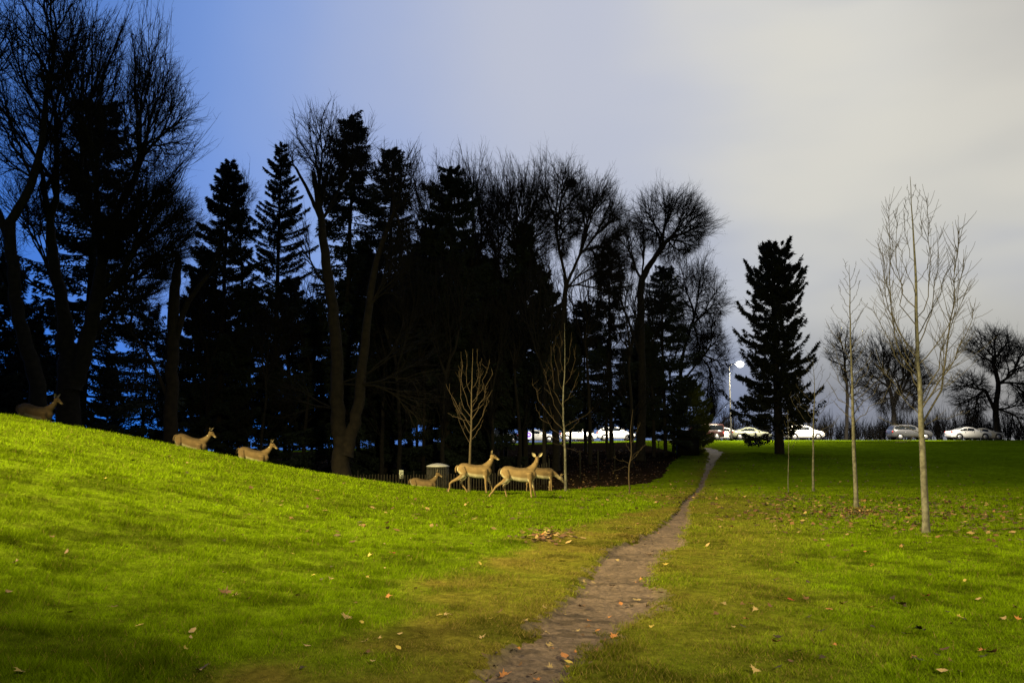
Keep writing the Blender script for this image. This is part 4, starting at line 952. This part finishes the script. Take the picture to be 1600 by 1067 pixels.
    # side glass
    for sy in (-1, 1):
        st = [(f, zb, zt, tw) for (f, zl, zb, zt, tw) in pr if zt - zb > .16]
        if kind == 'van': st = st[1:]
        V = []
        for (f, zb, zt, tw) in st:
            zb, zt = zb * ks, zt * ks
            yb_ = tw + (Wd * .94 - tw) * .95; g0 = .10; g1 = .82
            for g in (g0, g1): 
                V.append((f * h, sy * (yb_ + (tw - yb_) * g + .012), zb + (zt - .05 - zb) * g))
        k2 = len(st); F2 = [[2 * i, 2 * i + 1, 2 * i + 3, 2 * i + 2] for i in range(k2 - 1)]
        g_ = MB(); g_.add(np.array(V), np.array(F2)); g_.build('side_window', M['glass'], t)
        fm = .5 * (st[0][0] + st[-1][0]); g_ = MB(); zz = 1.12 * ks
        g_.box((fm * h, sy * (Wd * .94 - .06), 1.15 * ks), (.035, .03, .16)); g_.build('door_pillar', M[col], t)
        g_ = MB(); g_.ell((.36 * h, sy * (Wd + .06), .98 * ks), (.11, .08, .07)); g_.build('wing_mirror', M[col], t, True)
        g_ = MB(); g_.box((.08 * h, sy * (Wd + .005), .80 * ks), (.08, .012, .014)); g_.box((-.34 * h, sy * (Wd + .005), .80 * ks), (.08, .012, .014)); g_.build('door_handle', M['rim'], t)
        g_ = MB(); g_.ell((.93 * h, sy * .62, .64 * ks), (.16, .14, .08)); g_.build('headlight', M[(lights or {}).get('head', 'headoff')], t, True)
        g_ = MB(); g_.ell((-.955 * h, sy * .70, .82 * ks), (.10, .12, .12)); g_.build('tail_light', M[(lights or {}).get('tail', 'tailoff')], t, True)
    # windscreen and rear glass
    for a_, b_ in ((7, 8), (3, 2)):
        if kind in ('coupe', 'sedan'): a_, b_ = (7, 8) if a_ == 7 else (5, 4)
        if kind == 'van': a_, b_ = (6, 7) if a_ == 7 else (2, 1)
        qa, qb = pr[a_], pr[b_]; s2 = .02 if a_ > b_ else .02
        A_ = np.array([qa[0] * h, 0, qa[3] * ks]); B_ = np.array([qb[0] * h, 0, qb[3] * ks]); n_ = np.array([(A_ - B_)[2], 0, -(A_ - B_)[0]]); n_ *= (1 if n_[2] > 0 else -1) * .022 / (np.linalg.norm(n_) + 1e-9)
        V = [A_ + n_ + (0, -qa[4] * .8, 0), A_ + n_ + (0, qa[4] * .8, 0), B_ + n_ + (0, qb[4] * .84, 0), B_ + n_ + (0, -qb[4] * .84, 0)]
        g_ = MB(); g_.add(np.array(V), np.array([[0, 1, 2, 3]])); g_.build('windscreen' if qa[0] > 0 else 'rear_window', M['glass'], t)
    return t
M['headoff'] = mat('headlamp_lens', (.6, .6, .6), .15); M['tailoff'] = mat('tail_lens', (.35, .02, .02), .2)
M['headon'] = mat('headlamp_lit', (.9, .9, .85), .2, emit=((1, .93, .8), 14)); M['tailon'] = mat('tail_lamp_lit', (.5, .02, .02), .2, emit=((1, .05, .03), 6))
M['pwhite'] = paint('white', (.80, .79, .76)); M['psilver'] = paint('silver', (.42, .41, .38)); M['pgold'] = paint('champagne', (.5, .47, .38)); M['pdark'] = paint('dark', (.03, .035, .05)); M['pred'] = paint('maroon', (.035, .010, .009)); M['pgrey'] = paint('grey', (.07, .07, .075)); M['pgreen'] = paint('greygreen', (.20, .21, .15))
car('white rounded hatchback parked right of the lone conifer trunk', 1256, 91.0, 'pwhite', 'hatch', L_=4.3, H_=1.62)
car('grey crossover with pale roof rail, between the two tall young trees', 1421, 90.6, 'pgrey', 'suv', L_=4.6, H_=1.68)
car('white low coupe, rightmost of the cars parked along the road', 1513, 90.6, 'pwhite', 'coupe', L_=4.6, H_=1.42)
car('champagne car showing only its nose beyond the white coupe', 1535, 94.5, 'pgold', 'sedan', L_=4.5, H_=1.35)
car('silver sedan right of the street lamp pole, behind the hydrant', 1172, 91.0, 'pgreen', 'sedan', L_=4.5, H_=1.40)
car('white car with lit headlights passing left of the street lamp pole', 1133, 94.5, 'pwhite', 'sedan', L_=4.7, H_=1.42, lights={'head': 'headon'}, name='passing_sedan', face=1)
car('dark maroon van with lit red tail lights at the end of the wood', 1096, 91.2, 'pred', 'van', L_=4.9, H_=1.8, lights={'tail': 'tailon'}, face=-1)
car('white hatchback seen between the dark trunks at the right of the wood', 962, 91.0, 'pwhite', 'hatch', L_=4.3, H_=1.58)
car('white car glimpsed right of the wide-branched young tree', 903, 91.0, 'pwhite', 'hatch', L_=4.2, H_=1.52)
car('white sedan glimpsed above the camera-facing doe', 838, 91.0, 'pwhite', 'sedan', L_=4.5, H_=1.42)
car('dark blue car glimpsed between trunks left of the round purple sign', 783, 91.0, 'pdark', 'suv', L_=4.5, H_=1.6)
car('pale sedan glimpsed above the doe in profile', 748, 91.0, 'psilver', 'sedan', L_=4.5, H_=1.42)
# lit round sign seen through the wood
M['signp'] = mat('sign_purple', (.2, .1, .6), .5, emit=((.28, .12, .9), 1.6)); M['signw'] = mat('sign_lit_white', (.8, .8, .8), .5, emit=((.9, .85, 1), 1.8)); M['signo'] = mat('sign_lit_orange', (.6, .3, .1), .5, emit=((1, .42, .10), .9))
x_ = P(826, 680, 88)[0]; s0 = thing('round_sign', 'round purple and white lit sign glimpsed between the trunks above the right doe', 'sign', (x_, 88.1, gz(x_, 88.1)))
zc_ = P(826, 680, 88)[2] - s0.location[2]
q_ = MB(); q_.tube([(0, 0, 0), (0, 0, zc_)], [.05, .05], 8); q_.build('post', M['metal'], s0)
q_ = MB(); q_.tube([(0, -.06, zc_), (0, .06, zc_)], [.40, .40], 24); q_.build('white_disc', M['signw'], s0)
q_ = MB(); q_.tube([(.0, -.09, zc_ + .05), (.0, -.065, zc_ + .05)], [.28, .28], 24); q_.build('purple_disc', M['signp'], s0)
q_ = MB(); q_.tube([(.02, -.11, zc_ + .05), (.02, -.095, zc_ + .05)], [.08, .08], 16); q_.build('centre_mark', M['signw'], s0)
x_ = P(916, 672, 100)[0]; s0 = thing('vending_kiosk', 'small kiosk with an orange lit panel seen behind the white car in the wood gap', 'kiosk', (x_, 101, gz(x_, 101)))
q_ = MB(); q_.box((0, 0, 1.3), (1.0, .6, 1.3)); q_.build('cabin', M['fence'], s0)
q_ = MB(); q_.box((0, 0, 2.65), (1.1, .7, .06)); q_.build('roof', M['darkmetal'], s0)
q_ = MB(); q_.box((-.3, -.62, 1.85), (.35, .03, .38)); q_.box((.5, -.62, 1.9), (.3, .03, .33)); q_.build('lit_panel', M['signo'], s0)
# hydrant
x_ = P(1181, 688, 87.8)[0]; hy = thing('fire_hydrant', 'dark hydrant-like post silhouetted at the kerb right of the street lamp', 'hydrant', (x_, 87.8, gz(x_, 87.8)))
q_ = MB(); q_.tube([(0, 0, 0), (0, 0, .08), (0, 0, .1), (0, 0, .6), (0, 0, .75), (0, 0, .85)], [.16, .16, .11, .11, .13, .03], 12); q_.build('barrel', M['darkmetal'], hy)
q_ = MB(); q_.tube([(-.2, 0, .5), (.2, 0, .5)], [.06, .06], 8); q_.build('outlet', M['darkmetal'], hy)
q_ = MB(); q_.tube([(0, 0, .8), (0, 0, 1.5)], [.015, .012], 6); q_.ell((0, 0, 1.5), (.05, .05, .07)); q_.build('marker_rod', M['metal'], hy)

# ------------------------------------------------------------------ street lamp
def street_lamp(px, Yd, label, power, hh_=8.3, side=1, vis=True):
    x = P(px, 690, Yd)[0]; z = gz(x, Yd); t = thing('street_lamp', label, 'street lamp', (x, Yd, z))
    q = MB(); q.tube([(0, 0, 0), (0, 0, .3), (0, 0, .32), (0, 0, hh_)], [.16, .16, .10, .06], 12); q.build('pole', M['metal'], t, True)
    s = spline([(0, 0, hh_ - .15, .04), (side * .4, 0, hh_ + .05, .035), (side * .95, 0, hh_ + .08, .03)], 8); q = MB(); q.tube(s[:, :3], s[:, 3], 8); q.build('arm', M['metal'], t, True)
    q = MB(); q.ell((side * 1.2, 0, hh_ + .12), (.42, .17, .09), 14, 8); hd = q.build('lamp_head', M['darkmetal'], t, True)
    q = MB(); q.ell((side * 1.2, -.02, hh_ + .0), (.42, .34, .32), 14, 8); q.build('lens', M['lens'], hd, True)  # lens swollen past the head, so its glow stands in for flare
    l = lamp('lamp_light', 'POINT', (side * 1.2, 0, hh_ - .35), power, (1, .88, .62), .15); l.parent = t
    return t
M['lens'] = mat('lit_lens_flare', (1, 1, 1), .3, emit=((1, .93, .78), 25))
street_lamp(1143, 87.2, 'lit street lamp on a tall steel pole left of the lone conifer', 9000)
for px_, pw_ in ((968, 26000), (1360, 16000), (1500, 20000), (1262, 16000), (820, 3500)):
    xx = P(px_, 690, 80)[0]
    lamp('road_light', 'SPOT', (xx, 84.5, gz(xx, 84) + 8.0), pw_ * .7, (1, .90, .72), .2, (xx, 93, 1.8), 96, .7)

# ------------------------------------------------------------------ fallen leaves
lr = np.random.RandomState(21)
def leafmesh(kind, k):
    rn_ = np.random.RandomState(300 + k)
    if kind == 'maple':
        ang = np.array([-90, -60, -30, -12, 5, 22, 40, 62, 76, 90, 104, 118, 140, 158, 175, 192, 210, 240]); rad = np.array([.16, .42, .30, .72, .48, .95, .50, .62, .55, 1.15, .55, .62, .50, .95, .48, .72, .30, .42])
    else:
        ang = np.arange(0, 360, 30) - 90; rad = np.array([.9, .62, .45, .42, .45, .68, 1.1, .7, .48, .42, .45, .6])
    a = np.radians(ang); r = rad * (1 + rn_.uniform(-.1, .1, len(a)))
    x, y = np.cos(a) * r * .6, np.sin(a) * r * .6
    cx_, cy2, ph = rn_.uniform(.2, .9), rn_.uniform(-.2, .8), rn_.uniform(-.3, .3)
    z = cx_ * x * x + cy2 * y * y * .6 + rn_.uniform(-.07, .07, len(a))
    V = np.concatenate([[[0, 0, 0]], np.stack([x, y, z], 1)]); n = len(a)
    stem = np.array([[0, -.1, 0], [.015, -.1, 0], [.03, -.95, .12], [.045, -.95, .12]]); V = np.concatenate([V, stem])
    F3 = np.array([[0, 1 + i, 1 + (i + 1) % n] for i in range(n)]); 
    me = mesh_np('fallen_leaf', V, [F3, np.array([[n + 1, n + 2, n + 4, n + 3]])])
    return me
lc = {'orange': (.30, .12, .04), 'tan': (.27, .19, .10), 'brown': (.09, .045, .022), 'yellow': (.34, .25, .06), 'dark': (.03, .02, .014), 'red': (.22, .022, .012)}
for k_c, c_ in lc.items(): M['leaf' + k_c] = mat(k_c + '_dry_leaf', c_, .7, tuple(q * .6 for q in c_), scale=25)
LM = {}
for k_c in lc:
    for i in range(3): me = leafmesh('maple' if i < 2 else 'oval', i * 7 + len(k_c)); me.materials.append(M['leaf' + k_c]); LM[(k_c, i)] = me
def gsurf(x, y):
    d_, dx_, h_ = pathd(np.array([x]), np.array([y])); w_ = wear(np.array([x]), np.array([y]))
    return gz(x, y) - .035 * float(np.exp(-max(float(d_[0]) - .8, 0) * 4)), float(w_[0]), float(d_[0])
def leaf(px, py, colr, size, label, group=None, var=None, rot=None):
    p = hit(px, py); z, w_, d_ = gsurf(p[0], p[1]); up_ = .012 if d_ < 1 else .018 + .022 * (1 - w_)
    o = obj('fallen_leaf', LM[(colr, lr.randint(3) if var is None else var)], None, loc=(p[0], p[1], z + up_), rot=rot or (lr.uniform(-.45, .45), lr.uniform(-.45, .45), lr.uniform(0, 6.28)), scale=(size * .88,) * 3)
    return tag(o, label, 'leaf', group)
KEY = [(352, 933, 'brown', .15, 'curled brown leaf in the lush grass of the bank, largest on the left'), (366, 938, 'tan', .10, 'tan leaf lying against the large curled brown leaf on the bank'),
 (31, 1059, 'yellow', .085, 'yellow leaf at the bottom left corner of the photo'), (542, 971, 'tan', .11, 'pale tan leaf where the lush bank meets the worn grass'), (605, 938, 'orange', .09, 'orange-tan leaf on worn grass above the pale tan one'),
 (612, 869, 'red', .10, 'red leaf standing upright in the bank grass'), (576, 873, 'yellow', .09, 'yellow curled leaf just left of the upright red leaf'), (308, 1056, 'tan', .08, 'flat tan leaf at the bottom edge below the bank'),
 (882, 1019, 'orange', .12, 'bright orange leaf on the footpath, second from the bottom edge'), (784, 1050, 'orange', .13, 'orange leaf lying on the path nearest the bottom edge'), (888, 1028, 'yellow', .075, 'pale yellow-green leaf touching the bright orange leaf on the path'), (833, 1047, 'brown', .08, 'rust brown leaf on the path near the bottom edge'),
 (958, 998, 'orange', .10, 'orange leaf at the right margin of the path'), (855, 984, 'tan', .08, 'flat tan leaf in the middle of the path'), (909, 943, 'brown', .11, 'dark curled leaf on the left half of the path'), (970, 939, 'orange', .09, 'orange leaf in the middle of the path above the dark curled one'), (994, 933, 'tan', .095, 'folded tan leaf on the right half of the path'), (1000, 902, 'orange', .09, 'small bright leaf high on the path'), (1022, 919, 'orange', .11, 'two-toned orange leaf on the right edge of the path'), (1040, 884, 'yellow', .09, 'yellow leaf at the grassy right edge of the path'), (1014, 864, 'brown', .12, 'dark brown curled leaf at the top of the wide path section'), (1018, 984, 'yellow', .07, 'tiny yellow leaf in the grass right of the path'),
 (1236, 942, 'red', .10, 'flat dark red leaf in the worn grass right of the path'), (1212, 1009, 'orange', .10, 'orange-brown leaf in the pale grass at lower right of the path'), (1447, 937, 'red', .10, 'vivid red leaf in the green grass on the right'), (1360, 955, 'orange', .11, 'orange leaf at the left end of the bare patch on the right'), (1408, 950, 'brown', .13, 'brown orange curled leaf above the bare patch on the right'), (1441, 990, 'dark', .17, 'large blackish curled leaf on the right grass below the bare patch'), (1498, 970, 'yellow', .09, 'yellow-orange leaf right of the bare patch'), (1508, 912, 'yellow', .09, 'yellow star-shaped leaf on the right lawn'), (1546, 870, 'orange', .09, 'small orange leaf on the far right lawn'), (1352, 866, 'orange', .10, 'orange leaf between the two nearest young trees on the right'), (1302, 875, 'brown', .11, 'brown leaf left of the orange leaf below the second young tree'), (1358, 838, 'tan', .12, 'tan leaf pile top near the base of the tallest young tree'), (1578, 848, 'brown', .12, 'brown leaf near the right edge of the photo'),
 (208, 722, 'dark', .12, 'upright dark leaf high on the bank, left one of two'), (293, 742, 'dark', .13, 'upright dark leaf high on the bank, right one of two'), (263, 715, 'tan', .12, 'tan leaf at the crest of the bank'), (538, 757, 'brown', .13, 'brown leaf near the crest below the slatted fence'), (866, 776, 'dark', .16, 'dark clod-like leaf beside the base of the wide-branched young tree'), (711, 787, 'dark', .12, 'dark leaf on the lawn below the doe in profile'), (846, 838, 'orange', .12, 'orange leaf on the bare scrape in the bank'), (858, 832, 'tan', .12, 'upright tan leaf on the bare scrape in the bank')]
for px_, py_, cc_, sz_, lab in KEY: leaf(px_, py_, cc_, sz_, lab)
cs = ['orange', 'tan', 'brown', 'yellow', 'dark', 'brown', 'tan', 'dark']
placed = 0
for zone, n_, xr, yr, lab, gr, cset in [
  ('right', 100, (1120, 1600), (805, 1060), 'small dry fallen leaf scattered on the right lawn below the young trees', 'small leaves on the right lawn', ['brown', 'dark', 'brown', 'tan', 'orange', 'dark']),
  ('left', 45, (10, 560), (700, 1060), 'small dry fallen leaf scattered on the lush bank', 'small leaves on the lush bank', ['tan', 'yellow', 'dark', 'brown']),
  ('mid', 50, (520, 870), (790, 1060), 'small dry fallen leaf on the worn grass left of the footpath', 'small leaves left of the path', ['tan', 'brown', 'dark', 'yellow']),
  ('path', 65, (760, 1070), (800, 1060), 'small dry fallen leaf on or beside the earth footpath', 'small leaves on the path', ['tan', 'brown', 'dark', 'orange', 'dark'])]:
    k = 0; tries = 0
    while k < n_ and tries < 3000:
        tries += 1; x_ = lr.uniform(*xr); y_ = yr[0] + (yr[1] - yr[0]) * lr.rand() ** (1.5 if zone == 'right' else 1.0); p = hit(x_, y_)
        d_ = float(pathd(np.array([p[0]]), np.array([p[1]]))[0][0])
        if zone == 'path' and d_ > 1.1: continue
        if zone == 'mid' and (d_ < 1.1): continue
        leaf(x_, y_, cset[lr.randint(len(cset))], lr.uniform(.04, .085) if zone != 'right' else lr.uniform(.05, .10), lab, gr); k += 1
# the uncountable rest: leaf litter farther off, one mass
n = 9000
pts_ = []
for cx_, cy2, sx, sy, m_ in [(1338, 800, 14, 4, 260), (1300, 795, 90, 14, 900), (1450, 800, 110, 18, 500), (1235, 778, 20, 4, 160), (1530, 810, 60, 20, 300), (850, 836, 22, 6, 160), (1000, 775, 90, 8, 260), (700, 800, 150, 25, 160)]:
    for _ in range(m_):
        p = hit(cx_ + lr.randn() * sx, max(750, cy2 + lr.randn() * sy)); pts_.append(p)
pts_ = np.array(pts_)
wx_ = lr.uniform(-22, 10, 6500); wy_ = lr.uniform(31, 72, 6500); kp = woodsmask(wx_, wy_); wx_, wy_ = wx_[kp], wy_[kp]
rx2 = lr.uniform(4, 26, 900); ry2 = lr.uniform(24, 60, 900)
XY = np.concatenate([pts_[:, :2], np.stack([wx_, wy_], 1), np.stack([rx2, ry2], 1)]); n = len(XY)
Z_ = hgt(XY[:, 0], XY[:, 1]) + .02; S_ = lr.uniform(.035, .085, n)[:, None]
U_ = lr.randn(n, 3) * np.array([1, 1, .35]); U_ /= np.linalg.norm(U_, axis=1, keepdims=True); V_ = np.cross(U_, np.array([0, 0, 1]) + lr.randn(n, 3) * .3); V_ /= np.linalg.norm(V_, axis=1, keepdims=True)
c = np.stack([XY[:, 0], XY[:, 1], Z_], 1); Q = np.stack([c - U_ * S_, c + V_ * S_ * .6, c + U_ * S_, c - V_ * S_ * .6], 1)
pal = np.array([(.10, .05, .028), (.17, .09, .04), (.05, .03, .02), (.26, .17, .08), (.08, .035, .022)]); tn = pal[lr.randint(0, 5, n)] * lr.uniform(.6, 1.1, (n, 1)); tn = np.repeat(tn, 4, 0)
me = mesh_np('leaf_litter', Q.reshape(-1, 3), [np.arange(4 * n).reshape(-1, 4)], tn)
tag(obj('leaf_litter', me, M['litter']), 'brown leaf litter drifted round the young trees and over the woodland floor', 'leaf litter', None, 'stuff')
